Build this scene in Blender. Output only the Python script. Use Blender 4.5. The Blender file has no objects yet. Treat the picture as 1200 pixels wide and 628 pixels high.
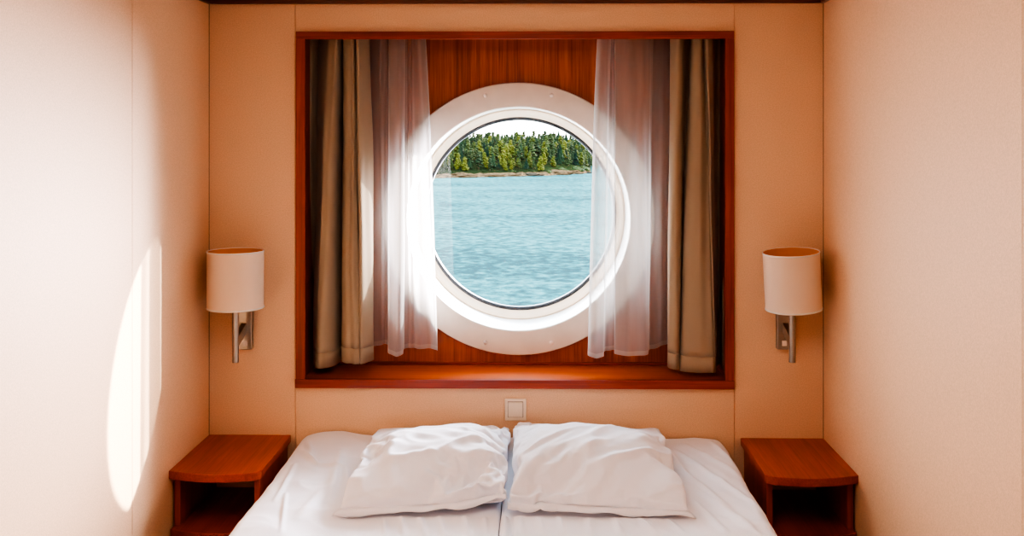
import bpy, bmesh, math, random
from mathutils import Vector, Matrix, noise
random.seed(7)
C = bpy.context.scene.collection
PI = math.pi

# ------------------------------------------------------------------ camera model
F, D, H, CX, HY = 1175.0, 3.7, 1.66, 616.0, 160.0
TH = math.atan(16 / 1175.0)
def W(px, py, Y=0.0):
    """point of the place seen at (px,py) of the 1200x628 photograph on the plane y=Y"""
    u, v = (px - CX) / F, (HY - py) / F
    x = u * math.cos(TH) - math.sin(TH); y = u * math.sin(TH) + math.cos(TH)
    t = (Y + D) / y
    return Vector((x * t, Y, H + v * t))
def onz(px, py, z):
    u, v = (px - CX) / F, (HY - py) / F
    x = u * math.cos(TH) - math.sin(TH); y = u * math.sin(TH) + math.cos(TH)
    t = (z - H) / v
    return Vector((x * t, y * t - D, z))

# ------------------------------------------------------------------ materials
def mat(name):
    m = bpy.data.materials.new(name); m.use_nodes = True
    nt = m.node_tree; nt.nodes.clear()
    out = nt.nodes.new('ShaderNodeOutputMaterial')
    return m, nt, out
def N(nt, t, **kw):
    n = nt.nodes.new(t)
    for k, v in kw.items():
        if k.startswith('i_'):
            key = k[2:]
            key = int(key) if key.isdigit() else key.replace('_', ' ')
            n.inputs[key].default_value = v
        else: setattr(n, k, v)
    return n
def L(nt, a, b): nt.links.new(a, b)
def bsdf(nt, out, col, rough=.5, spec=.5, metal=0.0):
    b = N(nt, 'ShaderNodeBsdfPrincipled')
    if isinstance(col, tuple): b.inputs['Base Color'].default_value = (*col, 1)
    else: L(nt, col, b.inputs['Base Color'])
    b.inputs['Roughness'].default_value = rough
    b.inputs['Specular IOR Level'].default_value = spec
    b.inputs['Metallic'].default_value = metal
    L(nt, b.outputs[0], out.inputs[0])
    return b
def ramp(nt, fac, stops):
    r = N(nt, 'ShaderNodeValToRGB')
    el = r.color_ramp.elements
    while len(el) < len(stops): el.new(.5)
    for e, (p, c) in zip(el, stops): e.position = p; e.color = (*c, 1)
    L(nt, fac, r.inputs[0]); return r.outputs[0]
def coords(nt, scale=(1, 1, 1), kind='Object'):
    tc = N(nt, 'ShaderNodeTexCoord'); mp = N(nt, 'ShaderNodeMapping')
    mp.inputs['Scale'].default_value = scale
    L(nt, tc.outputs[kind], mp.inputs[0]); return mp.outputs[0]
def noise_tex(nt, vec, scale, detail=4, rough=.5):
    n = N(nt, 'ShaderNodeTexNoise'); n.inputs['Scale'].default_value = scale
    n.inputs['Detail'].default_value = detail; n.inputs['Roughness'].default_value = rough
    L(nt, vec, n.inputs['Vector']); return n.outputs[0]
def bump(nt, b, h, strength=.2, dist=.01):
    n = N(nt, 'ShaderNodeBump'); n.inputs['Strength'].default_value = strength
    n.inputs['Distance'].default_value = dist
    L(nt, h, n.inputs['Height']); L(nt, n.outputs[0], b.inputs['Normal'])

def plain(name, col, rough=.5, spec=.5, metal=0.0):
    m, nt, out = mat(name)
    v = coords(nt); f = noise_tex(nt, v, 14, 3)
    c = ramp(nt, f, [(.3, tuple(x * .94 for x in col)), (.7, tuple(min(1, x * 1.04) for x in col))])
    bsdf(nt, out, c, rough, spec, metal)
    return m
def wall_mat(name, col):
    m, nt, out = mat(name)
    v = coords(nt)
    f = noise_tex(nt, v, 260, 3, .6)
    c = ramp(nt, f, [(.32, tuple(x * .86 for x in col)), (.68, tuple(min(1, x * 1.07) for x in col))])
    b = bsdf(nt, out, c, .62, .35)
    bump(nt, b, f, .12, .002)
    return m
def wood_mat(name, axis, dark, mid, light, rough=.32, fine=1.0):
    """cherry veneer, grain running along the axis"""
    m, nt, out = mat(name)
    sc = [9, 9, 9]; sc['xyz'.index(axis)] = .55
    v = coords(nt, tuple(sc))
    n1 = noise_tex(nt, v, 2.2 * fine, 5, .62)
    sc2 = [70, 70, 70]; sc2['xyz'.index(axis)] = 1.6
    v2 = coords(nt, tuple(sc2))
    n2 = noise_tex(nt, v2, 2.6, 3, .6)
    mx = N(nt, 'ShaderNodeMix', data_type='FLOAT'); mx.inputs[0].default_value = .42
    L(nt, n1, mx.inputs[2]); L(nt, n2, mx.inputs[3])
    c = ramp(nt, mx.outputs[0], [(.33, dark), (.5, mid), (.66, light)])
    b = bsdf(nt, out, c, rough, .45)
    bump(nt, b, n2, .05, .002)
    return m
def fabric(name, col, transl=.0, weave=900, rough=.85, tcol=None, wr=0.0):
    m, nt, out = mat(name)
    v = coords(nt)
    f = noise_tex(nt, v, weave, 2)
    c = ramp(nt, f, [(.3, tuple(x * .93 for x in col)), (.7, tuple(min(1, x * 1.05) for x in col))])
    b = bsdf(nt, out, c, rough, .2)
    b.inputs['Sheen Weight'].default_value = .15
    if wr:
        g = noise_tex(nt, coords(nt, (1, 1, 1)), 22, 4, .55)
        bump(nt, b, g, wr, .01)
    if transl:
        t = N(nt, 'ShaderNodeBsdfTranslucent')
        t.inputs[0].default_value = (*(tcol or col), 1)
        mx = N(nt, 'ShaderNodeMixShader'); mx.inputs[0].default_value = transl
        L(nt, b.outputs[0], mx.inputs[1]); L(nt, t.outputs[0], mx.inputs[2])
        L(nt, mx.outputs[0], out.inputs[0])
    return m
def sheer_mat(name, lo, hi):
    m, nt, out = mat(name)
    tr = N(nt, 'ShaderNodeBsdfTransparent'); tr.inputs[0].default_value = (1, 1, 1, 1)
    df = N(nt, 'ShaderNodeBsdfDiffuse'); df.inputs[0].default_value = (.70, .68, .67, 1)
    tl = N(nt, 'ShaderNodeBsdfTranslucent'); tl.inputs[0].default_value = (.43, .41, .40, 1)
    m1 = N(nt, 'ShaderNodeMixShader'); m1.inputs[0].default_value = .5
    L(nt, df.outputs[0], m1.inputs[1]); L(nt, tl.outputs[0], m1.inputs[2])
    lw = N(nt, 'ShaderNodeLayerWeight'); lw.inputs[0].default_value = .5
    f = noise_tex(nt, coords(nt, (1, 1, .15)), 45, 3)
    mr = N(nt, 'ShaderNodeMapRange'); mr.inputs['To Min'].default_value = lo; mr.inputs['To Max'].default_value = hi
    pw = N(nt, 'ShaderNodeMath', operation='POWER'); pw.inputs[1].default_value = 2.2
    L(nt, lw.outputs['Facing'], pw.inputs[0]); L(nt, pw.outputs[0], mr.inputs[0])
    ad = N(nt, 'ShaderNodeMath', operation='MULTIPLY_ADD'); ad.inputs[1].default_value = .12
    L(nt, f, ad.inputs[0]); L(nt, mr.outputs[0], ad.inputs[2])
    m2 = N(nt, 'ShaderNodeMixShader')
    L(nt, ad.outputs[0], m2.inputs[0]); L(nt, tr.outputs[0], m2.inputs[1]); L(nt, m1.outputs[0], m2.inputs[2])
    L(nt, m2.outputs[0], out.inputs[0])
    return m
def glass_mat(name):
    m, nt, out = mat(name)
    tr = N(nt, 'ShaderNodeBsdfTransparent'); tr.inputs[0].default_value = (.95, .985, .985, 1)
    gl = N(nt, 'ShaderNodeBsdfGlossy'); gl.inputs['Roughness'].default_value = .0
    fr = N(nt, 'ShaderNodeFresnel'); fr.inputs[0].default_value = 1.5
    f = noise_tex(nt, coords(nt), 3)
    ad = N(nt, 'ShaderNodeMath', operation='MULTIPLY_ADD'); ad.inputs[1].default_value = .01
    L(nt, f, ad.inputs[0]); L(nt, fr.outputs[0], ad.inputs[2])
    mx = N(nt, 'ShaderNodeMixShader')
    L(nt, ad.outputs[0], mx.inputs[0]); L(nt, tr.outputs[0], mx.inputs[1]); L(nt, gl.outputs[0], mx.inputs[2])
    L(nt, mx.outputs[0], out.inputs[0])
    return m
def metal_mat(name, col, rough):
    m, nt, out = mat(name)
    f = noise_tex(nt, coords(nt, (4, 4, 400)), 6, 3)
    c = ramp(nt, f, [(.3, tuple(x * .85 for x in col)), (.7, col)])
    b = bsdf(nt, out, c, rough, .5, 1.0)
    bump(nt, b, f, .05, .001)
    return m
def water_mat(name):
    m, nt, out = mat(name)
    v1 = coords(nt, (.55, .50, 1))
    n1 = noise_tex(nt, v1, 1.05, 5, .62)
    v2 = coords(nt, (.5, 1.0, 1))
    n2 = noise_tex(nt, v2, .035, 3, .5)
    mx = N(nt, 'ShaderNodeMix', data_type='FLOAT'); mx.inputs[0].default_value = .3
    L(nt, n1, mx.inputs[2]); L(nt, n2, mx.inputs[3])
    c = ramp(nt, mx.outputs[0], WATER_STOPS)
    d = N(nt, 'ShaderNodeBsdfDiffuse'); L(nt, c, d.inputs[0])
    g = N(nt, 'ShaderNodeBsdfGlossy'); g.inputs['Roughness'].default_value = .35; g.inputs[0].default_value = (.5, .85, .9, 1)
    bp = N(nt, 'ShaderNodeBump'); bp.inputs['Strength'].default_value = .8; bp.inputs['Distance'].default_value = 1.2
    L(nt, n1, bp.inputs['Height']); L(nt, bp.outputs[0], d.inputs['Normal']); L(nt, bp.outputs[0], g.inputs['Normal'])
    ms = N(nt, 'ShaderNodeMixShader'); ms.inputs[0].default_value = .055
    L(nt, d.outputs[0], ms.inputs[1]); L(nt, g.outputs[0], ms.inputs[2]); L(nt, ms.outputs[0], out.inputs[0])
    return m
def leaf_mat(name, a, b_, sc=1.2):
    m, nt, out = mat(name)
    oi = N(nt, 'ShaderNodeObjectInfo')
    f = noise_tex(nt, coords(nt), sc, 4, .7)
    ad = N(nt, 'ShaderNodeMath', operation='MULTIPLY_ADD'); ad.inputs[1].default_value = .35
    L(nt, oi.outputs['Random'], ad.inputs[0]); L(nt, f, ad.inputs[2])
    c = ramp(nt, ad.outputs[0], [(.42, a), (.95, b_)])
    b = bsdf(nt, out, c, .8, .1)
    t = N(nt, 'ShaderNodeBsdfTranslucent'); L(nt, c, t.inputs[0])
    mx = N(nt, 'ShaderNodeMixShader'); mx.inputs[0].default_value = .35
    L(nt, b.outputs[0], mx.inputs[1]); L(nt, t.outputs[0], mx.inputs[2]); L(nt, mx.outputs[0], out.inputs[0])
    return m
def rock_mat(name, a, b_):
    m, nt, out = mat(name)
    f = noise_tex(nt, coords(nt, (.5, .5, 2.5)), 1.1, 6, .65)
    c = ramp(nt, f, [(.35, a), (.62, b_)])
    b = bsdf(nt, out, c, 1.0, .0)
    bump(nt, b, f, .8, .6)
    return m

WATER_STOPS = [(.40, (.0004, .009, .0105)), (.475, (.0045, .044, .043)), (.57, (.036, .098, .093))]
M = {}
M['wall'] = wall_mat('beige_wall_laminate', (.74, .49, .31))
M['ceil'] = wall_mat('ceiling_laminate', (.78, .70, .62))
M['carpet'] = fabric('floor_carpet', (.22, .12, .08), weave=300)
M['seam'] = plain('dark_joint', (.12, .09, .07), .7)
RED = ((.13, .012, .003), (.23, .024, .005), (.32, .045, .010))
M['wood_x'] = wood_mat('cherry_frame_horizontal', 'x', *RED)
M['wood_z'] = wood_mat('cherry_frame_vertical', 'z', *RED)
PAN = ((.17, .026, .005), (.34, .070, .012), (.48, .12, .024))
M['panel'] = wood_mat('cherry_panel_vertical', 'z', *PAN, fine=1.3)
M['sill'] = wood_mat('cherry_sill', 'x', (.25, .038, .007), (.40, .075, .012), (.50, .12, .024))
NST = ((.19, .020, .004), (.32, .040, .008), (.42, .066, .014))
M['ns_top'] = wood_mat('nightstand_top_veneer', 'y', *NST)
M['ns_side'] = wood_mat('nightstand_side_veneer', 'z', *NST)
M['trim'] = wood_mat('ceiling_trim_veneer', 'x', (.06, .014, .006), (.10, .024, .009), (.14, .036, .012))
M['plate'] = plain('porthole_cover_plastic', (.70, .63, .55), .45)
M['tube'] = plain('porthole_reveal_white', (.80, .77, .73), .35)
M['ring'] = plain('porthole_ring_cream', (.86, .71, .55), .35)
M['gasket'] = plain('black_rubber', (.012, .014, .018), .5)
M['cap'] = plain('screw_cap_white', (.80, .77, .73), .3)
M['glass'] = glass_mat('window_glass')
M['drape'] = fabric('taupe_curtain_cloth', (.43, .34, .24), .28, 1200, tcol=(.62, .50, .36))
M['sheer'] = sheer_mat('white_sheer', .46, .9)
M['hem'] = sheer_mat('white_sheer_hem', .6, .95)
M['shade'] = fabric('cream_lamp_shade', (.92, .79, .62), .30, 1500, tcol=(.85, .40, .12))
M['inner_glow'] = plain('shade_inner_glow_orange', (.70, .27, .07), .8)  # warm light through the shade put into its inner face's colour
M['rim'] = plain('shade_rim_tape', (.74, .66, .57), .6)
M['metal'] = metal_mat('brushed_steel', (.42, .38, .33), .36)
M['button'] = plain('lamp_button_plastic', (.80, .70, .58), .4)
M['switch'] = plain('switch_cream_plastic', (.80, .68, .53), .4)
M['bulb'] = plain('bulb_white', (.85, .82, .78), .3)
M['sheet'] = fabric('white_bed_sheet', (.86, .87, .93), 0, 1500)
M['pillow'] = fabric('white_pillow_case', (.87, .88, .94), 0, 1500)
M['mattress'] = fabric('mattress_ticking', (.75, .73, .7), 0, 900)
M['water'] = water_mat('sea_water')

# ------------------------------------------------------------------ mesh helpers
def link(name, me, m, parent=None, smooth=False):
    o = bpy.data.objects.new(name, me); C.objects.link(o)
    if m:
        for k in (m if isinstance(m, (list, tuple)) else [m]): me.materials.append(k)
    if smooth:
        for p in me.polygons: p.use_smooth = True
    if parent:
        w = Vector(parent.location); q = parent.parent
        while q: w += Vector(q.location); q = q.parent
        me.transform(Matrix.Translation(-w)); o.parent = parent
    return o
def obj(name, bm, m, parent=None, smooth=False, bev=0, seg=2):
    bmesh.ops.recalc_face_normals(bm, faces=bm.faces[:])
    me = bpy.data.meshes.new(name); bm.to_mesh(me); bm.free()
    o = link(name, me, m, parent, smooth)
    if bev:
        md = o.modifiers.new('bevel', 'BEVEL'); md.width = bev; md.segments = seg; md.limit_method = 'ANGLE'
        md.angle_limit = math.radians(40)
    return o
def tag(o, label=None, cat=None, group=None, kind=None):
    if label: o['label'] = label
    if cat: o['category'] = cat
    if group: o['group'] = group
    if kind: o['kind'] = kind
    return o
def empty(name, loc, label=None, cat=None, group=None, kind=None):
    o = bpy.data.objects.new(name, None); C.objects.link(o); o.location = loc
    o.empty_display_size = .05
    return tag(o, label, cat, group, kind)
def box(bm, lo, hi):
    r = bmesh.ops.create_cube(bm, size=1)
    for v in r['verts']:
        v.co = Vector([(lo[i] + hi[i]) / 2 + v.co[i] * (hi[i] - lo[i]) for i in range(3)])
    return r['verts']
def boxo(name, lo, hi, m, parent=None, bev=0):
    bm = bmesh.new(); box(bm, lo, hi); return obj(name, bm, m, parent, bev=bev)
def lathe(bm, prof, n=48, axis='z', center=(0, 0, 0), closed=False):
    """prof: list of (r, h)"""
    rings = []
    c = Vector(center)
    for r, h in prof:
        ring = []
        for i in range(n):
            a = 2 * PI * i / n
            p = Vector((r * math.cos(a), r * math.sin(a), h)) if axis == 'z' else Vector((r * math.cos(a), h, r * math.sin(a)))
            ring.append(bm.verts.new(c + p))
        rings.append(ring)
    m = len(rings)
    for j in range(m if closed else m - 1):
        a, b = rings[j], rings[(j + 1) % m]
        for i in range(n):
            bm.faces.new((a[i], a[(i + 1) % n], b[(i + 1) % n], b[i]))
    return rings
def prism(bm, pts, z0, z1):
    lo = [bm.verts.new((p[0], p[1], z0)) for p in pts]; hi = [bm.verts.new((p[0], p[1], z1)) for p in pts]
    n = len(pts)
    bm.faces.new(lo[::-1]); bm.faces.new(hi)
    for i in range(n): bm.faces.new((lo[i], lo[(i + 1) % n], hi[(i + 1) % n], hi[i]))
def grid_mesh(name, P, nu, nv, m, parent=None, solid=0, smooth=True, wrap=False):
    vs = [tuple(P(i / (nu - 1), j / (nv - 1))) for j in range(nv) for i in range(nu)]
    fs = [(j * nu + i, j * nu + i + 1, (j + 1) * nu + i + 1, (j + 1) * nu + i) for j in range(nv - 1) for i in range(nu - 1)]
    me = bpy.data.meshes.new(name); me.from_pydata(vs, [], fs)
    return link(name, me, m, parent, smooth)

# ------------------------------------------------------------------ room shell
XL = W(245, 300).x; XR = W(965, 300).x
ZT = W(600, 4.5).z                      # underside of the ceiling trim
ZC = ZT + .05; YB = -4.3
FX0, FX1 = W(346.5, 200, -.018).x, W(860.5, 200, -.018).x       # frame, outer
FZ1, FZ0 = W(600, 36.5, -.018).z, W(600, 455.5, -.018).z
IX0, IX1 = W(357.5, 200, -.018).x, W(850, 200, -.018).x         # frame, inner
IZ1, IZ0 = W(600, 45.5, -.018).z, W(600, 445.3, -.018).z
RD = .25                                                       # recess depth
SOF = FZ1 + .035                                                # soffit of the recess
def wall_grid(name, us, zs, fn, hole=None):
    """us: list of (u, depth); quads skip the hole"""
    bm = bmesh.new(); V = {}
    def vv(i, k):
        if (i, k) not in V: V[i, k] = bm.verts.new(fn(us[i][0], us[i][1], zs[k]))
        return V[i, k]
    for i in range(len(us) - 1):
        for k in range(len(zs) - 1):
            if hole and us[i][0] >= hole[0] - 1e-6 and us[i + 1][0] <= hole[1] + 1e-6 and zs[k] >= hole[2] - 1e-6 and zs[k + 1] <= hole[3] + 1e-6: continue
            bm.faces.new((vv(i, k), vv(i + 1, k), vv(i + 1, k + 1), vv(i, k + 1)))
    o = obj(name, bm, M['wall']); tag(o, kind='structure'); return o
def groove(x, w=.0016, d=.004): return [(x - w, 0), (x - w * .6, d), (x + w * .6, d), (x + w, 0)]
hx0, hx1, hz0, hz1 = IX0 - .012, IX1 + .012, IZ0 - .02, IZ1 + .012
s1, s2 = W(346.2, 300).x, W(860.3, 300).x
us = [(XL - .02, 0)] + groove(s1) + [(hx0, 0), (hx1, 0)] + groove(s2) + [(XR + .02, 0)]
us.sort(key=lambda t: t[0])
o = wall_grid('wall_back', us, [0, hz0, hz1, ZC], lambda u, d, z: (u, d, z), (hx0, hx1, hz0, hz1))
tag(o, 'beige laminate wall around the window')
ys = [(-YB + .0, 0)] + groove(-W(155, 200).y) if False else None
def side_wall(name, X, sgn, seams):
    us = [(YB, 0)]
    for y in sorted(seams): us += groove(y)
    us.append((.01, 0))
    o = wall_grid(name, us, [0, ZC], lambda u, d, z: (X + sgn * d, u, z)); return o
def side_y(px, X):       # depth where the ray at px meets the side wall
    u = (px - CX) / F
    x = u * math.cos(TH) - math.sin(TH); y = u * math.sin(TH) + math.cos(TH)
    return X / x * y - D
tag(side_wall('wall_left', XL, -1, [side_y(155, XL), side_y(155, XL) - 1.2]), 'beige laminate wall left of the bed')
tag(side_wall('wall_right', XR, 1, [side_y(1198, XR), side_y(1198, XR) - 1.2]), 'beige laminate wall right of the bed')
def quad(name, pts, m):
    bm = bmesh.new(); bm.faces.new([bm.verts.new(p) for p in pts]); o = obj(name, bm, m); tag(o, kind='structure'); return o
quad('wall_front', [(XL - .02, YB, 0), (XR + .02, YB, 0), (XR + .02, YB, ZC), (XL - .02, YB, ZC)], M['wall'])
tag(boxo('floor', (XL - .1, YB - .1, -.05), (XR + .1, .1, 0), M['carpet']), kind='structure')
tag(boxo('ceiling', (XL - .1, YB - .1, ZC), (XR + .1, .1, ZC + .05), M['ceil']), kind='structure')
tag(boxo('trim_1', (XL, -.016, ZT), (XR, 0, ZC), M['trim']), 'dark wooden ceiling trim along the back wall', kind='structure')
tag(boxo('trim_2', (XL, YB, ZT), (XL + .014, -.016, ZC), M['trim']), 'dark wooden ceiling trim along the left wall', kind='structure')
tag(boxo('trim_3', (XR - .014, YB, ZT), (XR, -.016, ZC), M['trim']), 'dark wooden ceiling trim along the right wall', kind='structure')
for n_, x in (('trim_4', XL), ('trim_5', XR)):
    tag(boxo(n_, (x - .0016, -.0022, 0), (x + .0016, .001, ZT), M['seam']), 'dark joint in the corner of the walls', kind='structure')

# ------------------------------------------------------------------ window
win = empty('window_1', ((FX0 + FX1) / 2, 0, FZ0), 'round porthole in a cherry wood recess between curtains', kind='structure')
yf = -.018
boxo('frame_top', (FX0, yf, IZ1), (FX1, .004, FZ1), M['wood_x'], win, .0015)
boxo('frame_bottom', (FX0 - .003, yf - .002, FZ0), (FX1 + .001, .004, IZ0), M['wood_x'], win, .0015)
boxo('frame_side', (FX0, yf, IZ0), (IX0, .004, IZ1), M['wood_z'], win, .0015)
boxo('frame_side', (IX1, yf, IZ0), (FX1, .004, IZ1), M['wood_z'], win, .0015)
boxo('sill_board', (hx0 - .01, .004, IZ0 - .018), (hx1 + .01, RD, IZ0 - .003), M['sill'], win)
boxo('sill_strip', (hx0, RD - .016, IZ0 - .003), (hx1, RD, IZ0 + .007), M['wood_x'], win, .001)
boxo('soffit_board', (hx0 - .01, .004, SOF), (hx1 + .01, RD, SOF + .02), M['wood_x'], win)
boxo('jamb_board', (hx0 - .015, .004, IZ0 - .018), (hx0, RD, SOF), M['wood_z'], win)
boxo('jamb_board', (hx1, .004, IZ0 - .018), (hx1 + .015, RD, SOF), M['wood_z'], win)
PY = .222
pc = W(607.5, 256.5, PY); PR = 160.0 * (PY + D) / F; TR = 131.0 * (PY + D) / F
# panel with a round hole
bm = bmesh.new(); n = 96
inner = [bm.verts.new((pc.x + (TR + .01) * math.cos(2 * PI * i / n), RD, pc.z + (TR + .01) * math.sin(2 * PI * i / n))) for i in range(n)]
def onrect(a):
    c, s = math.cos(a), math.sin(a)
    t = min(((hx1 + .02 - pc.x) / c) if c > 1e-9 else 1e9, ((hx0 - .02 - pc.x) / c) if c < -1e-9 else 1e9,
            ((SOF + .02 - pc.z) / s) if s > 1e-9 else 1e9, ((IZ0 - .02 - pc.z) / s) if s < -1e-9 else 1e9)
    return (pc.x + c * t, RD, pc.z + s * t)
outer = [bm.verts.new(onrect(2 * PI * i / n)) for i in range(n)]
for i in range(n): bm.faces.new((inner[i], inner[(i + 1) % n], outer[(i + 1) % n], outer[i]))
for a, b, cx_, cz_ in ((0, 0, hx0 - .02, IZ0 - .02),): pass
# fill the four rectangle corners
cor = [(hx1 + .02, SOF + .02), (hx0 - .02, SOF + .02), (hx0 - .02, IZ0 - .02), (hx1 + .02, IZ0 - .02)]
for X_, Z_ in cor:
    a = math.atan2(Z_ - pc.z, X_ - pc.x) % (2 * PI); i = int(a / (2 * PI) * n)
    v = bm.verts.new((X_, RD, Z_)); bm.faces.new((outer[i], outer[(i + 1) % n], v))
obj('wood_panel', bm, M['panel'], win)
c0 = (pc.x, 0, pc.z)
bm = bmesh.new()
lathe(bm, [(PR, RD), (PR, PY + .004), (PR - .003, PY), (TR + .004, PY), (TR, PY + .004), (TR - .001, PY + .02), (TR + .004, RD)], 128, 'y', c0, True)
obj('cover_plate', bm, M['plate'], win, True).modifiers.new('edge', 'EDGE_SPLIT').split_angle = math.radians(50)
GY = .50
bm = bmesh.new(); lathe(bm, [(TR, PY + .01), (TR, GY + .03)], 128, 'y', c0); obj('reveal', bm, M['tube'], win, True)
gc = W(609.5, 250.2, GY - .01)
RR = TR - .004
GR = 112.0 * (GY + D) / F
bm = bmesh.new()
lathe(bm, [(TR + .001, GY + .02), (TR + .001, GY - .035), (TR - .006, GY - .042), (TR - .012, GY - .038), (TR - .020, GY - .030),
           (TR - .022, GY - .024), (GR + .006, GY - .016), (GR + .003, GY - .012), (GR + .003, GY + .02)], 128, 'y', c0, True)
obj('glazing_ring', bm, M['ring'], win, True).modifiers.new('edge', 'EDGE_SPLIT').split_angle = math.radians(35)
bm = bmesh.new()
lathe(bm, [(GR + .004, GY - .012), (GR - .003, GY - .014), (GR - .010, GY - .008), (GR - .010, GY + .02), (GR + .004, GY + .02)], 128, 'y', c0, True)
obj('gasket', bm, M['gasket'], win, True)
bm = bmesh.new()
bmesh.ops.create_circle(bm, cap_ends=True, radius=GR + .002, segments=96, matrix=Matrix.Translation((pc.x, GY, pc.z)) @ Matrix.Rotation(PI / 2, 4, 'X'))
obj('pane', bm, M['glass'], win)
bm = bmesh.new(); lathe(bm, [(GR - .004, GY + .02), (TR + .6, GY + .05)], 64, 'y', c0); obj('hull_flange', bm, M['tube'], win)
for k in range(12):
    a = PI / 2 + math.radians(15 + 30 * k)
    bm = bmesh.new()
    lathe(bm, [(.0001, PY - .006), (.004, PY - .0055), (.0075, PY - .003), (.009, PY + .001)], 16, 'y',
          (pc.x + (PR - .034) * math.cos(a), 0, pc.z + (PR - .034) * math.sin(a)))
    obj('screw_cap', bm, M['cap'], win, True)

# ------------------------------------------------------------------ curtains
def catmull(p, t):
    n = len(p) - 1; x = min(max(t, 0), 1) * n; i = min(int(x), n - 1); f = x - i
    a, b, c, d = p[max(i - 1, 0)], p[i], p[i + 1], p[min(i + 2, n)]
    return [.5 * (2 * b[k] + (c[k] - a[k]) * f + (2 * a[k] - 5 * b[k] + 4 * c[k] - d[k]) * f * f + (3 * b[k] - a[k] - 3 * c[k] + d[k]) * f ** 3) for k in range(len(a))]
def curtain(name, pts, ytop, ybot, m, label, cat, hem=None, easing=1.0, nu=170, nv=60, wob=.004, seed=0, dy=0.0, group=None, ripple=0.0, rn=13):
    """pts: (px_top, depth_top, px_bottom, depth_bottom) across the folds"""
    ztop = SOF - .003
    def P(s, t):
        a = catmull(pts, s)
        e = t ** easing
        Yt, Yb = a[1], a[3]
        Y = Yt * (1 - e) + Yb * e + dy
        if ripple:
            rp = ripple * math.sin(2 * PI * rn * (s + .03 * math.sin(s * 17 + seed)) + .5 * math.sin(t * 3 + s * 9)) * (.35 + .65 * abs(math.sin(s * 7.3 + seed)))
            Y += rp * (.6 + .4 * math.sin(PI * t)); Yt += rp * .01; Yb += rp * .01
        xt = W(a[0], 100, Yt + dy).x; xb = W(a[2], 100, Yb + dy).x
        zb = W(600, ybot(s) if callable(ybot) else ybot, .08 + dy).z
        z = ztop + (zb - ztop) * t
        x = xt * (1 - e) + xb * e
        w = noise.noise(Vector((s * 9 + seed, t * 2.2, seed))) * wob * 3 + noise.noise(Vector((s * 22 + seed, t * 5, 3.1))) * wob * .8
        return Vector((x + w * .5 * min(1, t * 3), Y + w * min(1, t * 3), z))
    root = empty(name, P(.5, 1), label, cat, group)
    if hem is None:
        o = grid_mesh('cloth', P, nu, nv, m, root)
        o.modifiers.new('thick', 'SOLIDIFY').thickness = .0016
        return root
    h = hem
    o = grid_mesh('cloth', lambda s, t: P(s, t * (1 - h)), nu, nv, m, root)
    o2 = grid_mesh('hem', lambda s, t: P(s, 1 - h + t * h), nu, 3, M['hem'] if m is M['sheer'] else m, root)
    if m is not M['sheer']:
        for q in (o, o2): q.modifiers.new('thick', 'SOLIDIFY').thickness = .0016
        o3 = grid_mesh('seam', lambda s, t: P(s, 1 - h - .0015 + t * .003) + Vector((0, -.0012, 0)), nu, 2, M['drape'], root)
    return root
LD = [(351, .20, 351, .20), (364, .105, 361, .13), (374, .17, 367, .18), (385, .085, 369, .07), (395.5, .045, 373, .03), (399, .09, 391, .075),
      (402, .17, 401, .19), (403, .09, 402, .075), (411, .055, 412, .04), (415.5, .07, 420, .035), (416.5, .17, 421, .06), (417.5, .045, 422.5, .035), (424, .055, 429.5, .06), (432, .105, 437.5, .105), (431, .135, 436, .135)]
RDp = [(790, .12, 787, .12), (786, .10, 782.5, .095), (788, .06, 785, .045), (799, .045, 795, .045), (802, .13, 796.5, .13),
       (810, .16, 797, .14), (813, .07, 798.5, .05), (821, .05, 818, .025), (823, .10, 835, .03), (826, .055, 838.5, .045), (834, .06, 839.5, .09),
       (837, .15, 841, .17), (846, .15, 845, .15), (851, .11, 848.5, .08), (853, .2, 853, .2)]
curtain('curtain', LD, 0, lambda s: 424 + 5 * (s < .42) - 4 * max(0, .2 - s) * 5 * .2, M['drape'], 'heavy taupe curtain drawn to the left side of the window', 'curtain', hem=.045, seed=3, nu=260, easing=.8, ripple=.005, rn=11)
curtain('curtain', RDp, 0, lambda s: 428 + 4.5 * min(1, max(0, (s - .1) / .4)), M['drape'], 'heavy tan curtain drawn to the right side of the window', 'curtain', hem=.045, seed=9, nu=260, easing=.8, ripple=.005, rn=10)
LS = [(427, .20, 432, .20), (435, .165, 438, .17), (446, .11, 447, .16), (455, .14, 454.5, .17), (457, .11, 455, .085), (466, .08, 464, .06), (474, .10, 472.5, .085),
      (475, .155, 474, .155), (480, .17, 484, .17), (487, .15, 494, .15), (491, .12, 505, .16), (497.5, .10, 513, .12), (495, .13, 511, .14)]
RS = [(703, .13, 692, .13), (701, .09, 689, .08), (706, .07, 697, .055), (714, .08, 707, .07), (717, .13, 708.5, .135), (720, .145, 721, .155), (722, .09, 720.5, .09),
      (735, .07, 735, .055), (752, .08, 757, .07), (765, .10, 760, .11), (766, .145, 761, .155), (774, .155, 770, .165), (782, .185, 778, .19), (792, .195, 788, .20)]
curtain('sheer_curtain', LS, 0, lambda s: 414 - 5 * max(0, 1 - abs(s - .2) / .2) + 3 * max(0, 1 - abs(s - .42) / .15) , M['sheer'], 'white sheer curtain hanging left of the porthole beside the taupe curtain', 'sheer curtain', hem=.014, seed=21, nu=240, easing=.7, wob=.0012, ripple=.0065)
curtain('sheer_curtain', RS, 0, lambda s: 415 + 3 * max(0, 1 - abs(s - .17) / .15) - 6 * max(0, (s - .75) / .25), M['sheer'], 'white sheer curtain hanging over the right part of the porthole', 'sheer curtain', hem=.014, seed=33, nu=240, easing=.7, wob=.0012, ripple=.0065)

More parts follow.
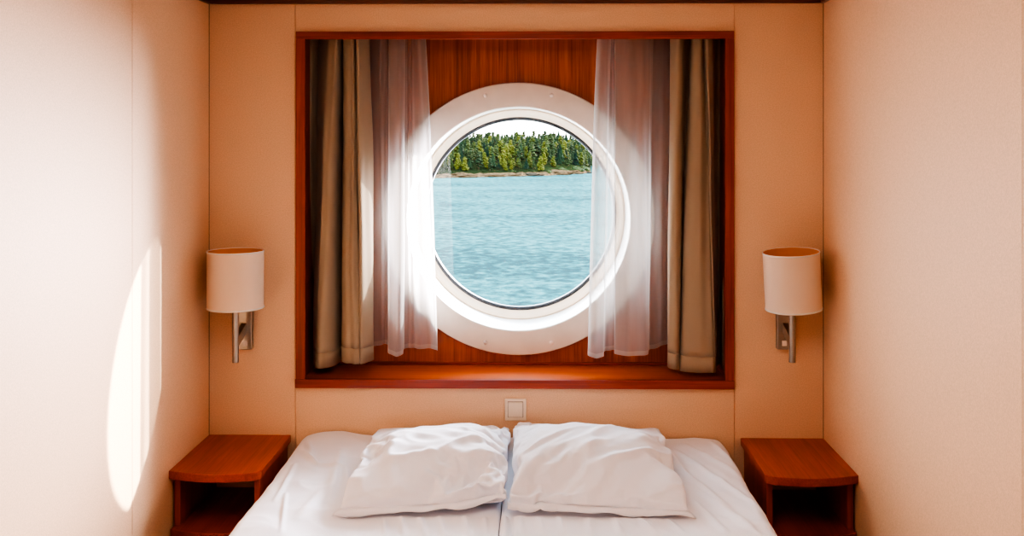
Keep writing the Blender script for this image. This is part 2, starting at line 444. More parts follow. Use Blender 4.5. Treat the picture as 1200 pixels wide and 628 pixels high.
# ------------------------------------------------------------------ wall lamps
def lamp(px, tilt_x, tilt_y, label, sw_side):
    Yc = -.13
    X = W(px, 300, Yc).x
    zt, zb = 1.252, 1.048
    root = empty('wall_lamp', (X, 0, .95), label, 'lamp', 'wall lamps over the nightstands')
    piv = Vector((X, Yc, 1.15))
    R = Matrix.Translation(piv) @ Matrix.Rotation(tilt_y, 4, 'Y') @ Matrix.Rotation(tilt_x, 4, 'X') @ Matrix.Translation(-piv)
    r = .0985
    bm = bmesh.new(); lathe(bm, [(r, zb), (r, zt), (r - .0015, zt), (r - .0015, zb)], 64, 'z', (X, Yc, 0), True); bm.transform(R)
    sh = obj('lamp_shade', bm, M['shade'], root, True); sh.modifiers.new('edge', 'EDGE_SPLIT').split_angle = .6
    bm = bmesh.new(); lathe(bm, [(r - .0022, zb + .002), (r - .0022, zt - .002)], 64, 'z', (X, Yc, 0)); bm.transform(R)
    obj('shade_inner', bm, M['inner_glow'], sh, True)
    for z in (zb + .002, zt - .002):
        bm = bmesh.new()
        lathe(bm, [(r + .0016 * math.cos(a) , z + .0032 * math.sin(a)) for a in [2 * PI * k / 10 for k in range(10)]], 64, 'z', (X, Yc, 0), True); bm.transform(R)
        t = obj('rim_tape', bm, M['rim'], sh, True)
    # wire spider carrying the shade on the stem
    bm = bmesh.new()
    for k in range(3):
        a = 2 * PI * k / 3 + .4
        p0, p1 = Vector((X, Yc, zb + .1)), Vector((X + (r - .002) * math.cos(a), Yc + (r - .002) * math.sin(a), zt - .03))
        d = p1 - p0
        bmesh.ops.create_cone(bm, cap_ends=True, segments=8, radius1=.0015, radius2=.0015, depth=d.length,
                              matrix=R @ Matrix.Translation((p0 + p1) / 2) @ d.to_track_quat('Z', 'Y').to_matrix().to_4x4())
    obj('shade_carrier', bm, M['metal'], sh)
    zs = W(px, 424.5, Yc).z
    bm = bmesh.new(); lathe(bm, [(.0001, zs), (.0115, zs), (.0118, zs + .001), (.0118, zb + .07), (.0001, zb + .07)], 28, 'z', (X, Yc, 0))
    st = obj('stem', bm, M['metal'], root, True); st.modifiers.new('edge', 'EDGE_SPLIT').split_angle = .6
    bm = bmesh.new(); lathe(bm, [(.0001, zb + .175), (.012, zb + .17), (.021, zb + .15), (.024, zb + .128), (.018, zb + .1), (.014, zb + .085), (.014, zb + .07), (.0001, zb + .07)], 24, 'z', (X, Yc, 0))
    obj('bulb', bm, M['bulb'], root, True)
    z0 = W(px, 409, -.02).z
    bp = boxo('back_plate', (X - .029, -.030, z0), (X + .029, 0, z0 + .155), M['metal'], root, .002)
    zc = W(px, 390, -.08).z
    bm = bmesh.new(); vs = box(bm, (X - .010, Yc + .005, zc - .019), (X + .010, -.028, zc + .019))
    for v in vs:
        v.co.z += -.022 if v.co.y < -.08 else .008
        v.co.x += -.0 if v.co.y < -.08 else 0
    obj('arm', bm, M['metal'], root, bev=.002)
    bx = X + sw_side * .004
    b = boxo('button', (bx - .0085, -.0345, z0 + .014), (bx + .0085, -.0295, z0 + .034), M['button'], bp, .0015)
    return root
lamp(276, 0.0, 0.0, 'cream drum shade wall lamp above the left nightstand, lit by the window', 1)
lamp(928.5, math.radians(3.0), math.radians(-3.4), 'cream drum shade wall lamp above the right nightstand, shade tilted', -1)

# ------------------------------------------------------------------ wall switch
sw = empty('light_switch', W(604, 479.5, 0), 'square cream light switch on the back wall above the pillows', 'light switch')
a, b = W(591.5, 492.5, 0), W(617, 466.5, 0)
boxo('switch_plate', (a.x, -.009, a.z), (b.x, 0, b.z), M['switch'], sw, .004)
a, b = W(595.5, 488.6, -.01), W(612.6, 471, -.01)
boxo('rocker_gap_shade', (a.x - .0014, -.0098, a.z - .0014), (b.x + .0014, -.0085, b.z + .0014), M['seam'], sw)  # dark sheet painting the shade in the gap around the rocker
bm = bmesh.new(); vs = box(bm, (a.x, -.0135, a.z), (b.x, -.008, b.z))
for v in vs:
    if v.co.y < -.01 and v.co.z > a.z + .01: v.co.y += -.003
obj('rocker', bm, M['switch'], sw, bev=.0015)

# ------------------------------------------------------------------ nightstands
def nightstand(side, label):
    Xw = XL if side < 0 else XR
    zt = W(600, 510.5, 0).z if side < 0 else W(600, 512, 0).z
    wid = abs(W(341 if side < 0 else 868, 510, 0).x - Xw)
    root = empty('nightstand', (Xw - side * wid / 2, -.2, 0), label, 'nightstand', 'cherry nightstands beside the bed')
    dw, di, bul, rc = .405, .375, .036, .045
    def outline(inset=0.0, back=0.0, wd=wid):
        # q: distance from the wall side, y depth
        pts = [(0 + inset, -back)]
        w_ = wd - inset
        pts.append((0 + inset, -(dw - inset)))
        n_ = 16
        arc = []
        for k in range(1, n_ + 1):
            f = k / n_; q = inset + (w_ - rc - inset) * f
            y = dw + (di + .03 - dw) * f + bul * math.sin(PI * f * .78) 
            arc.append((q, y - inset))
        pts += [(q, -y) for q, y in arc]
        qe, ye = arc[-1]
        for k in range(1, 9):
            aa = PI / 2 * k / 8
            pts.append((qe + rc * math.sin(aa), -(ye - rc * .9 * (1 - math.cos(aa)))))
        pts.append((w_, -back))
        return [(Xw - side * q, y) for q, y in pts]
    def slab(name, z0, z1, m, inset=0.0):
        bm = bmesh.new(); prism(bm, outline(inset), z0, z1); return obj(name, bm, m, root, bev=.002)
    slab('top_board', zt - .027, zt, M['ns_top'])
    zsh = .362
    slab('shelf_board', zsh - .027, zsh, M['ns_top'], .004)
    th = .02
    def panel(name, q0, q1, d0, d1, z0, z1):
        xa, xb = sorted((Xw - side * q0, Xw - side * q1)); boxo(name, (xa, -d1, z0), (xb, -d0, z1), M['ns_side'], root, .001)
    panel('side_panel', .008, .008 + th, .0, dw - .03, zsh, zt - .027)
    panel('side_panel', wid - .012 - th, wid - .012, 0, di - .008, zsh, zt - .027)
    panel('side_panel', .008, .008 + th, .0, dw - .03, 0, zsh - .027)
    panel('side_panel', wid - .012 - th, wid - .012, 0, di - .008, 0, zsh - .027)
    dr = panel('drawer_front', .03, wid - .034, di - .03, di - .012, .06, zsh - .035)
    return root
nightstand(-1, 'cherry wood nightstand in the left corner beside the bed, with bowed front')
nightstand(1, 'cherry wood nightstand in the right corner beside the bed, standing in shadow')

# ------------------------------------------------------------------ bed
BZ = .545
BXL, BXR = onz(357 - 6, 514, BZ).x, onz(848, 514, BZ).x
XM = onz(585, 620, BZ).x
BY1, BY0 = -.012, -2.05
bed = empty('double_bed', ((BXL + BXR) / 2, -1, 0), 'double bed under white sheets below the window, between two nightstands', 'bed')
boxo('bed_base', (BXL + .04, BY0 + .03, .12), (BXR - .04, BY1 - .02, .30), M['ns_side'], bed, .006)
for sx in (BXL + .08, BXR - .14):
    for sy in (BY0 + .08, BY1 - .14): boxo('leg', (sx, sy, 0), (sx + .06, sy + .06, .12), M['ns_side'], bed, .003)
for a, b in ((BXL + .012, XM - .012), (XM + .012, BXR - .012)):
    boxo('mattress', (a, BY0 + .012, .30), (b, BY1 - .004, BZ - .02), M['mattress'], bed, .03)
CREASES = []
def seg_d(p, a, b):
    ab = b - a; t = max(0, min(1, (p - a).dot(ab) / ab.length_squared)); return (p - a - ab * t).length, t
def crease_h(x, y):
    p = Vector((x, y)); h = 0
    for (a, b, w, amp) in CREASES:
        d, t = seg_d(p, a, b)
        if d < w * 3: h += amp * math.exp(-(d / w) ** 2) * (.35 + .65 * math.sin(PI * min(1, max(0, t * .9 + .05))))
    return h
def cr(p0, p1, w, amp):
    a, b = onz(*p0, BZ), onz(*p1, BZ); CREASES.append((Vector((a.x, a.y)), Vector((b.x, b.y)), w, amp))
# sheet creases, as they lie in the photograph (positions on the mattress top)
for p0, p1, w, amp in [
    ((790, 530), (895, 600), .012, .007), ((785, 545), (880, 620), .016, .008), ((800, 522), (870, 560), .012, .006), ((815, 590), (850, 626), .012, .006),
    ((780, 525), (815, 575), .014, .006), ((830, 518), (868, 550), .010, .005), ((805, 570), (890, 628), .010, .005),
    ((352, 530), (372, 545), .010, .010), ((360, 522), (366, 536), .010, .010), ((372, 545), (405, 548), .012, .007), ((405, 548), (408, 570), .012, .006),
    ((335, 580), (330, 626), .006, .005), ((380, 575), (350, 610), .02, .006), ((400, 530), (385, 590), .018, .007), ((345, 545), (322, 590), .008, .006),
    ((450, 610), (452, 628), .008, .006), ((470, 609), (474, 628), .009, .006), ((492, 610), (498, 628), .009, .006), ((515, 609), (520, 628), .01, .006), ((545, 608), (548, 628), .01, .006), ((568, 608), (570, 628), .008, .006),
    ((610, 610), (612, 628), .008, .005), ((632, 611), (636, 628), .009, .005), ((655, 610), (660, 628), .009, .006), ((690, 611), (692, 628), .011, .006), ((720, 611), (728, 628), .01, .005), ((750, 611), (768, 628), .011, .005), ((780, 608), (800, 626), .01, .005)]:
    cr(p0, p1, w, amp)
cr((598, 606), (599, 640), .006, -.009)
cr((591, 606), (591, 640), .008, .005)
def fit_sheet(x0, x1, rl, rr, label, seed, hump):
    root = None
    xs = []
    def P(s, t):
        drop = .10
        # across: side drop, rounded edge, top, rounded edge, side drop
        wtop = x1 - x0
        Lt = drop * 2 + wtop
        q = s * Lt
        y = BY1 + (BY0 - BY1) * (t ** 1.5)
        def edge(d, r):     # d: distance past the start of the rounding measured along the cloth
            if d < 0: return 0.0, 0.0
            a = min(d / r, PI / 2)
            return r * math.sin(a) - 0, r * (1 - math.cos(a)) + max(0, d - r * PI / 2)
        if q < drop + rl:
            ox, oz = edge(drop + rl - q, rl); x = x0 + rl - ox; dz = oz
        elif q > drop + wtop - rr:
            ox, oz = edge(q - (drop + wtop - rr), rr); x = x1 - rr + ox; dz = oz
        else: x = x0 + (q - drop); dz = 0
        top = math.exp(-dz / .02)
        h = 1.5 * crease_h(x, y)
        h *= 1 - .0 * y
        v = Vector((x * 3.2 + .9 * y, y * 3.2, seed))
        r1 = 1 - abs(noise.noise(v * 1.3)) * 2
        r2 = 1 - abs(noise.noise(v * 2.9 + Vector((5, 2, 1)))) * 2
        h += .006 * r1 + .0035 * r2 + .006 * noise.noise(Vector((x * 2, y * 2, seed + 7)))
        if -.78 < y < -.08 and XPL < x < XPR: h = min(h, .006) * .5
        z = BZ - dz + h * (.3 + .7 * top) + hump(x, y) * top
        inner = (x > x1 - .06) if rl > rr + .01 else (x < x0 + .06)
        return Vector((x + (0 if inner else noise.noise(Vector((y * 7, seed, dz * 8))) * .006 * (1 - top)), y, z))
    o = grid_mesh('fitted_sheet', P, 220, 260, M['sheet'])
    # tucked head end
    tag(o, label, 'bed sheet', 'white sheets on the two mattresses')
    return o
XPL, XPR = W(425, 560, -.5).x, W(780, 560, -.5).x
def hump_l(x, y):
    c = onz(400, 510, BZ)
    return .020 * math.exp(-((x - c.x) / .13) ** 2) * math.exp(-((y + .03) / .10) ** 2) - .010 * math.exp(-((x - BXL) / .05) ** 2)
fit_sheet(BXL, XM - .0015, .035, .009, 'wrinkled white sheet over the left half of the bed', 2.3, hump_l)
fit_sheet(XM + .0015, BXR, .009, .04, 'wrinkled white sheet over the right half of the bed', 8.1, lambda x, y: 0)

#PILLOWS
# crumpled upper face of each pillow: 68 rows of 54 points, in thirds of a millimetre, as differences from the row before
PILLOW_SHAPE = {
 'L': ([-1886,34,33,34,34,33,34,34,33,34,33,34,33,32,34,32,33,34,33,34,34,33,34,34,33,34,34,33,34,34,33,32,30,34,33,34,33,34,33,33,32,32,30,28,33,33,32,33,32,18,18,26,30,4,3,-6,0,0,0,0,0,-1,0,0,-1,0,0,2,0,1,1,
0,1,-1,0,1,-1,0,1,-1,0,-3,-3,-2,0,1,4,-1,0,-1,0,-1,-4,1,1,2,-5,1,0,-1,0,-1,-1,14,-10,2,-5,12,3,-4,-1,0,-1,0,-1,1,0,0,2,-1,1,-1,0,1,-1,0,0,0,0,0,1,-1,0,0,-2,2,3,-2,1,0,-1,-4,-2,-1,0,0,4,0,-1,-1,5,-6,-5,
-1,0,0,0,0,24,1,-37,22,3,-3,-1,-2,1,0,0,0,0,0,-1,1,0,0,0,0,0,0,0,1,-1,0,0,0,0,-1,2,0,-1,2,0,-1,0,-1,2,1,1,0,-5,-3,-2,-9,0,10,5,3,2,0,-6,1,2,-2,-12,5,3,-3,0,0,-2,0,0,0,0,0,0,0,0,0,0,0,1,-1,0,0,1,-1,0,1,
-1,1,0,-1,1,1,-3,2,0,0,0,0,0,-2,4,-8,4,7,3,0,-7,-2,0,-5,8,1,-2,-1,-4,4,4,-4,-1,0,0,0,0,-1,1,-1,1,-1,0,1,-1,0,0,1,-1,0,0,0,0,0,0,1,-1,1,-1,-1,2,0,0,2,-4,1,0,0,-5,4,-3,2,0,0,6,-6,0,6,-3,-2,2,-1,-1,2,4,-4,
0,0,-1,0,0,0,-1,1,-1,1,-1,0,1,-1,0,0,0,0,0,1,-1,0,1,-1,1,0,-1,1,0,-1,1,-1,1,0,-1,1,3,3,-2,0,0,-11,0,6,0,1,-2,2,0,-2,0,1,5,-4,-1,-1,1,-1,0,-1,1,-1,0,0,0,0,0,0,0,0,1,-1,0,0,0,0,-1,1,0,1,0,0,1,-1,-1,0,3,-3,
-1,2,-1,1,4,0,-8,5,-2,2,-1,0,6,-5,-1,-1,0,0,5,-5,1,-1,0,-1,-1,1,-1,1,0,-1,1,-1,0,1,-1,0,0,1,-1,0,1,-1,1,0,-1,0,1,1,-2,0,0,4,-1,-4,2,-1,3,-2,1,0,7,-2,-3,0,-2,-1,-2,4,-15,11,2,0,6,-5,-1,1,-2,1,0,-1,0,-1,
1,0,-1,1,-1,0,1,-1,0,0,0,0,0,0,0,0,1,0,-2,-1,1,2,0,1,-4,7,-5,1,1,2,-4,1,2,7,-6,-3,1,-5,3,-1,-7,1,7,0,11,-10,0,-1,0,-1,0,0,0,0,-1,1,0,-1,1,-1,0,1,0,-1,1,-1,0,1,-1,0,-1,0,3,-1,0,0,1,-4,6,-1,2,-5,1,-1,3,-2,
0,2,10,-16,-1,5,-2,-1,-6,-2,12,-2,5,-3,-1,0,0,-1,0,0,-1,0,0,-1,1,0,-1,1,0,-1,0,1,-1,1,-1,0,1,-1,1,0,0,1,0,0,-1,3,-1,0,-3,3,-2,2,-3,2,-1,-1,1,8,-2,-13,0,3,-3,2,36,-33,-7,9,0,-1,-1,0,-1,0,0,0,0,0,-1,1,0,
0,-1,1,-1,0,1,-1,1,-1,0,1,-1,1,-1,1,1,-1,-1,0,1,1,-1,0,1,1,2,-5,0,1,1,9,-5,6,-16,-1,26,-18,1,-27,-2,3,0,0,0,0,-1,-1,1,-1,0,0,0,0,0,-1,1,-1,1,0,-1,1,-1,1,0,-1,1,-1,1,0,-2,1,1,1,0,-2,2,1,0,1,-3,4,-4,-1,-3,
1,9,4,1,-14,6,3,-2,26,-2,4,0,0,-1,0,-1,0,-2,1,0,0,0,-1,1,0,0,0,0,-1,1,-1,1,0,-1,1,0,0,0,-1,1,0,0,0,0,-3,5,0,0,0,3,-5,5,0,-2,0,-11,3,-2,15,-4,2,4,-1,-1,3,1,-2,2,-2,0,1,-2,-1,0,0,0,0,0,0,-1,1,-1,1,0,0,0,
-1,1,0,-1,1,0,0,1,-1,1,-1,0,2,0,-1,1,-1,1,3,-1,1,3,-10,11,-13,16,-3,-21,15,7,-1,-1,3,0,1,1,0,1,-6,1,-1,0,0,0,0,0,0,0,0,0,0,-1,1,0,0,0,-1,1,0,0,0,-1,1,-1,1,0,2,-1,1,-1,1,-1,3,0,-1,1,5,0,9,-5,-10,0,0,0,-15,
-1,3,1,4,-4,1,1,-4,0,-1,-1,0,0,0,-1,1,0,0,0,0,0,0,0,0,0,0,0,0,0,0,0,0,0,0,0,0,1,0,1,-1,2,-1,1,0,1,4,-5,1,-13,0,18,-6,0,-8,-1,3,5,-1,3,-1,-10,4,1,-2,-1,-1,0,0,0,0,0,0,0,0,0,0,0,0,0,0,0,0,-1,1,0,0,1,-1,0,
1,0,0,0,1,-1,0,0,-2,-1,0,5,-1,12,-3,3,-2,-10,-8,0,4,-6,3,-1,3,-1,3,-4,2,-2,0,-2,0,0,0,0,0,0,0,0,0,0,0,0,0,0,0,0,0,1,-1,0,1,0,-1,0,1,0,-1,1,0,-1,2,0,-1,-2,-1,-1,14,-7,-11,-1,4,0,7,-9,-1,4,2,0,1,-1,-1,-2,
0,0,-1,0,0,0,0,0,0,0,0,0,0,0,1,-1,0,0,0,0,1,-1,0,0,1,0,-1,0,1,-1,0,0,0,0,0,-3,-3,6,-5,-1,-2,0,3,3,12,-13,0,2,-7,5,1,-1,-1,4,-6,2,-2,1,-1,0,0,1,-1,0,0,0,1,-1,0,0,0,1,0,-1,0,1,0,-1,0,0,1,-1,0,1,0,0,-1,-1,
-1,-2,5,-5,-8,-8,12,1,3,3,2,-4,2,-2,7,-3,-4,5,-2,-1,-2,-3,2,-1,0,1,-1,0,0,1,-1,0,0,0,0,1,-1,0,0,1,-1,0,0,1,-1,0,0,1,-1,0,0,0,0,0,-2,2,-4,-6,-7,9,-13,6,32,3,1,-2,-1,1,2,5,-4,-2,3,-8,5,-2,0,-2,0,0,0,0,1,
-1,1,-1,0,1,-1,0,1,0,-1,0,1,0,-1,0,1,0,-1,0,1,0,-2,0,1,-5,1,-1,-2,-7,11,-7,-5,-1,20,4,1,-1,2,-3,-1,-2,6,0,-8,3,-1,1,-2,1,-1,0,1,-1,0,0,0,1,-1,0,1,-1,0,0,1,-1,0,0,1,0,-1,0,1,0,-1,0,2,0,-9,6,-4,-2,0,8,-7,
-7,21,-24,13,4,-23,24,-1,0,-2,-2,-3,-2,9,-2,2,0,-1,-4,1,-1,0,1,-1,1,-1,0,1,-1,0,1,0,-1,0,1,0,-1,0,0,1,0,-1,0,1,-1,0,-1,6,-15,-2,-2,0,7,-4,22,-4,-8,-3,20,-27,10,0,1,-6,6,-1,-4,-3,7,-6,-1,1,2,0,0,0,0,0,0,
1,-1,0,1,-1,0,0,1,0,-1,0,1,0,-1,0,0,1,-1,0,0,-1,-4,3,12,3,-3,-4,-13,19,-3,-3,-5,-5,-3,0,4,-6,0,7,-9,1,5,0,-2,7,-3,0,-1,0,0,-1,0,1,0,-1,1,0,-1,1,0,-1,0,0,1,-1,0,0,1,0,-1,0,1,-1,-2,-1,6,-7,0,7,-1,1,13,-9,
0,-1,-4,-9,-9,6,-5,5,4,-9,8,6,1,0,-1,-8,5,-5,4,-3,0,1,0,-1,0,1,-1,0,1,-1,0,1,0,-1,0,1,0,-1,0,0,1,-1,0,0,2,0,-4,7,1,-7,11,4,-8,5,-4,0,5,-27,27,-21,-9,2,-7,6,4,-7,-1,1,4,0,0,1,-1,2,-1,-1,0,1,-1,0,1,-1,0,
1,-1,0,0,1,0,-1,0,1,0,-1,0,1,-1,1,0,0,1,0,-1,2,-4,1,6,-3,0,2,12,1,-17,24,-9,-1,2,2,-7,2,1,3,-5,7,-5,5,-4,0,2,0,0,-1,1,0,-1,1,0,-1,1,0,-1,0,0,1,-1,0,0,1,-1,0,1,-1,0,1,1,-3,1,-1,1,0,-1,1,1,2,4,5,-8,28,-25,
1,3,-4,5,0,-2,0,-2,1,1,-2,3,1,-1,1,-1,1,-1,0,1,-1,0,1,0,-1,1,0,-1,0,1,0,-1,0,1,-1,0,-1,0,1,1,-1,-2,0,-1,-1,-3,-4,2,7,-6,13,-7,3,2,-1,-4,4,-5,3,3,1,-1,-3,4,-1,2,-1,1,-1,1,-1,1,0,-1,1,0,-1,0,1,-1,0,1,0,-1,
0,1,-1,0,0,0,1,0,0,-2,0,-2,-2,-5,3,-4,9,-2,1,18,-10,-7,3,1,-4,1,-2,6,3,-1,-2,-1,1,-2,4,-1,1,-1,1,-1,1,0,-1,1,-1,0,1,0,-1,1,0,-1,0,1,-1,0,0,0,0,0,1,-2,-2,-6,3,-5,2,9,-7,14,-8,2,-6,10,-4,-6,1,7,2,2,-5,-2,
-2,3,-3,1,-1,3,-1,1,0,0,-1,1,0,-1,1,-1,1,0,0,-1,1,0,-1,1,0,-1,1,-1,1,-1,1,0,-7,1,0,9,-11,12,-1,-5,11,-3,5,0,-1,-6,-12,-7,-10,20,3,-9,6,0,-3,-8,1,7,-2,1,1,-1,0,0,1,0,-1,1,-1,1,0,-1,0,1,-1,0,1,-1,0,1,0,0,
0,0,0,-4,6,1,1,-2,3,-1,-1,6,-6,-4,4,1,-1,-2,-4,-2,-5,11,-1,-4,-5,-2,0,6,-1,-1,4,-1,0,1,0,0,0,-1,1,-1,1,0,-1,1,0,-1,1,0,-1,1,0,-1,0,1,-1,1,-2,3,0,0,1,-1,3,0,3,-6,-2,6,-1,-2,-1,0,-2,-1,-1,8,-11,4,1,0,-1,
-1,2,0,0,0,0,-1,0,1,-1,1,-1,1,0,-1,1,0,-1,1,0,-1,1,0,-1,1,0,-1,1,-1,2,0,0,0,-2,3,3,-4,-2,0,7,-2,-4,-3,-6,7,17,-2,1,-3,10,-2,-3,-1,1,-1,-1,1,0,-1,0,1,0,0,0,0,0,0,-1,1,0,-1,1,0,-1,1,0,-1,1,0,0,0,0,1,-1,0,
0,-1,2,-3,2,-2,2,6,-2,-2,-3,-4,0,1,13,-2,1,1,-3,9,-1,-4,-2,1,0,-1,0,1,0,0,0,-1,1,-1,1,-1,1,0,-1,1,0,-1,1,-1,0,1,0,0,-1,1,0,-1,0,1,-1,2,-2,2,-1,4,1,-2,0,-3,-4,-3,3,0,8,-1,1,0,2,-2,-1,6,-3,0,2,-1,-3,-1,0,
0,1,0,0,0,0,0,0,-1,1,0,-1,1,-1,1,0,0,-1,0,1,0,-1,1,0,-1,2,-1,1,-1,-3,1,-1,2,2,-3,-5,5,-1,-2,8,-1,0,0,1,0,5,-1,-1,1,-6,0,3,1,-2,0,-1,1,-1,1,-1,1,0,0,0,-1,1,0,0,0,0,-1,1,0,0,-1,1,0,0,1,-1,0,0,-1,2,-3,4,0,
-2,-2,-2,1,2,-6,8,0,0,0,-9,2,-1,1,10,-8,6,2,-1,-2,-1,1,0,0,0,0,0,0,-1,1,0,0,0,-1,1,0,-1,1,0,0,-1,1,0,0,0,0,0,0,-1,-3,2,4,-1,-1,1,-5,1,1,1,1,1,0,-1,-2,-4,-2,4,3,-7,9,-6,0,1,1,4,0,0,0,0,0,0,0,0,0,-1,1,-1,
1,0,-1,1,0,0,-1,1,0,0,0,0,0,0,-1,-2,3,-4,1,2,0,0,-8,11,0,2,-3,0,0,0,-13,6,2,1,-3,4,-5,5,0,1,2,0,0,0,0,0,-1,1,-1,1,0,0,0,0,0,-1,1,0,0,0,0,0,0,0,-1,1,-1,0,0,1,-2,2,-4,1,-4,4,20,-14,0,1,-3,0,2,13,-18,0,-2,
-1,3,-3,5,-1,1,1,0,0,0,0,0,0,0,0,0,0,-1,1,0,0,0,0,0,0,0,-1,1,0,0,0,0,0,0,0,-1,0,-1,-1,0,0,2,-3,8,10,-3,-6,-3,-1,3,-4,-3,1,0,-1,-1,2,-1,3,1,0,0,0,0,0,0,0,0,0,0,0,0,0,-1,1,-1,1,0,0,-1,1,0,0,0,-1,1,0,0,-1,
-1,0,1,-1,5,-5,5,3,-1,-4,-4,-2,8,-2,3,-5,-1,0,0,0,-1,3,0,1,0,0,0,0,0,0,0,0,0,0,0,0,0,0,0,0,0,0,0,0,0,0,0,0,-1,1,0,0,0,-3,1,-3,3,5,0,4,0,-1,-4,-1,-1,2,3,-4,3,-16,10,2,-2,1,0,0,2,0,0,0,1,0,-1,0,0,0,0,0,0,
0,0,0,0,0,0,0,0,0,0,0,0,0,0,0,0,0,-3,4,-4,7,0,0,-4,1,-1,2,-1,-2,4,-1,0,-1,18,-18,-3,1,0,0,1,0,1,-1,1,0,0,0,0,0,0,0,0,0,0,0,0,0,0,0,0,0,0,0,0,0,0,0,0,0,0,-2,3,-3,6,-1,0,-3,3,-3,2,-1,-1,1,2,2,-5,1,-12,12,
-2,-1,1,1,0,1,-1,1,0,0,0,0,0,0,0,0,0,0,0,-1,1,-1,1,0,0,0,0,0,0,0,0,0,0,0,0,1,1,2,-1,-1,-2,3,-4,3,-2,-1,1,10,3,3,1,-16,1,7,-9,-2,2,0,1,-1,1,0,0,0,0,0,0,1,-1,0,0,0,0,0,0,0,0,0,0,0,0,0,0,0,0,0,0,0,0,0,0,1,
1,-2,3,0,1,-7,1,1,-6,-6,1,2,11,-3,6,-11,4,1,-1,0,0,1,0,0,0,1,-1,0,0,0,0,0,0,0,0,0,0,1,-1,0,0,0,0,0,0,0,0,0,0,0,0,0,0,0,0,3,-1,-3,-6,7,1,0,-15,5,5,4,1,-5,1,-1,-2,0,1,0,1,0,0,0,0,0,1,0,0,-1,0,0,0,0,0,1,-1,
0,0,0,1,-1,0,0,0,0,0,0,0,0,0,0,0,-1,1,-1,-1,2,7,-4,-5,-12,21,6,-13,1,-1,-18,-13,15,-3,-1,1,1,0,0,0,1,-1,0,0,0,0,0,0,0,0,0,0,0,1,-1,1,-1,0,1,-1,0,1,-1,0,0,0,0,-1,1,-1,1,-2,-6,-1,0,-1,-2,0,7,-3,5,13,-2,-7,
15,-9,4,3,1,1,0,0,0,0,0,0,0,0,0,0,0,0,0,1,-1,1,-1,0,1,0,0,-1,0,1,-1,0,0,0,-1,1,-1,1,-1,0,-2,-1,2,-3,-5,2,6,4,-12,9,0,4,-6,-4,-13,-5,-5,9,1,-1,0,0,1,0,0,1,-1,0,0,0,0,0,1,-1,1,0,0,0,0,-1,0,1,0,-1,0,0,1,-1,
0,-1,0,0,0,-2,0,-3,-4,0,7,1,0,0,3,-4,1,1,-11,3,-1,-5,6,-2,0,1,0,1,-1,1,-1,0,1,-1,1,-1,1,0,0,0,0,-1,1,0,0,0,1,-1,-1,1,0,0,-1,-2,0,1,0,0,-2,-2,-6,3,0,6,-2,1,-2,0,14,-11,-1,-5,8,-9,2,-4,-4,7,1,0,0,0,0,0,1,
-1,0,1,-1,1,0,1,-1,0,0,1,-1,0,-1,1,-1,1,0,0,0,-2,0,1,0,-1,0,-4,-2,-5,8,-6,8,-2,2,-3,1,0,0,2,0,-4,1,-7,7,-5,0,5,0,0,1,-1,1,-1,0,1,0,0,0,1,0,-1,1,-1,0,-1,1,0,0,-1,1,0,-1,-1,-1,2,-1,0,1,-2,0,-9,1,9,-5,9,-1,
3,-7,2,-1,-3,-2,12,-18,6,-3,-12,17,-4,0,4,0,1,-1,0,0,1,0,0,0,0,1,0,-1,1,-2,2,-1,1,-1,0,0,0,0,-2,-2,1,1,0,-1,1,-1,3,-11,12,3,-6,6,-2,2,-1,5,-9,0,3,-9,-6,10,3,-24,32,9,-4,1,3,1,-1,1,1,-1,0,0,0,0,1,0,-1,1,
-2,1,0,0,-1,1,-1,1,0,-1,-2,3,-1,0,0,2,0,-4,-1,9,-6,-2,7,-1,2,-1,-3,-1,8,-4,-2,9,-10,2,-12,4,-5,5,-4,2,2,0,1,0,-1,1,0,0,1,1,-2,0,0,-1,1,1,-1,1,0,-1,0,0,0,-3,3,0,0,-1,0,-1,-1,4,-7,3,4,1,0,0,-1,-1,4,0,1,2,
0,-4,13,1,-5,20,-22,-24,-4,2,2,1,0,-1,1,0,1,1,-1,0,1,-2,1,1,-2,0,1,-1,-1,1,0,0,-4,3,1,0,-2,1,-1,2,-4,-1,5,-1,2,2,-1,0,-1,2,0,2,-2,1,1,3,1,-4,13,3,-13,15,-5,4,2,0,-1,1,1,0,0,0,0,0,-1,1,0,-1,3,-2,-1,0,1,
-1,1,-5,4,0,0,1,2,0,-1,-2,0,2,2,0,0,-1,-3,1,1,1,-1,1,2,-10,-2,-1,0,-8,-3,8,3,3,-4,3,1,0,2,0,0,1,-1,0,1,-1,2,0,-3,1,-1,2,0,0,-4,0,0,4,1,0,-2,0,-3,0,0,1,6,-1,0,-3,0,0,4,-2,1,-1,1,-3,1,10,1,1,-1,12,-15,-20,
31,-12,-4,4,2,1,-1,1,-1,0,1,-1,0,1,-1,0,2,-3,1,0,-2,-1,4,0,0,1,-4,0,2,0,-2,-1,1,0,0,0,0,4,0,1,-1,2,-1,0,0,2,-1,2,1,-11,-3,-2,-17,14,-7,7,-4,7,0,0,1,-1,1,-1,-1,0,-1,-2,0,1,0,3,-1,0,3,1,1,-1,-3,-4,3,0,0,
-1,5,2,0,1,-1,0,1,-1,0,0,0,-1,-2,1,-1,1,-5,0,-14,10,4,-1,34,-2,-32,-15],
[-2431,2,2,3,2,3,3,2,3,3,3,5,6,11,-2,10,-6,-4,-3,-2,-3,-2,-1,-1,-1,-1,-1,0,2,3,6,9,16,2,1,-5,2,4,7,7,8,12,15,19,2,0,0,-1,-1,-26,-25,-17,15,20,33,-5,-1,-2,-1,0,0,5,1,0,-10,-8,-6,-11,3,-9,8,5,5,4,5,4,3,4,
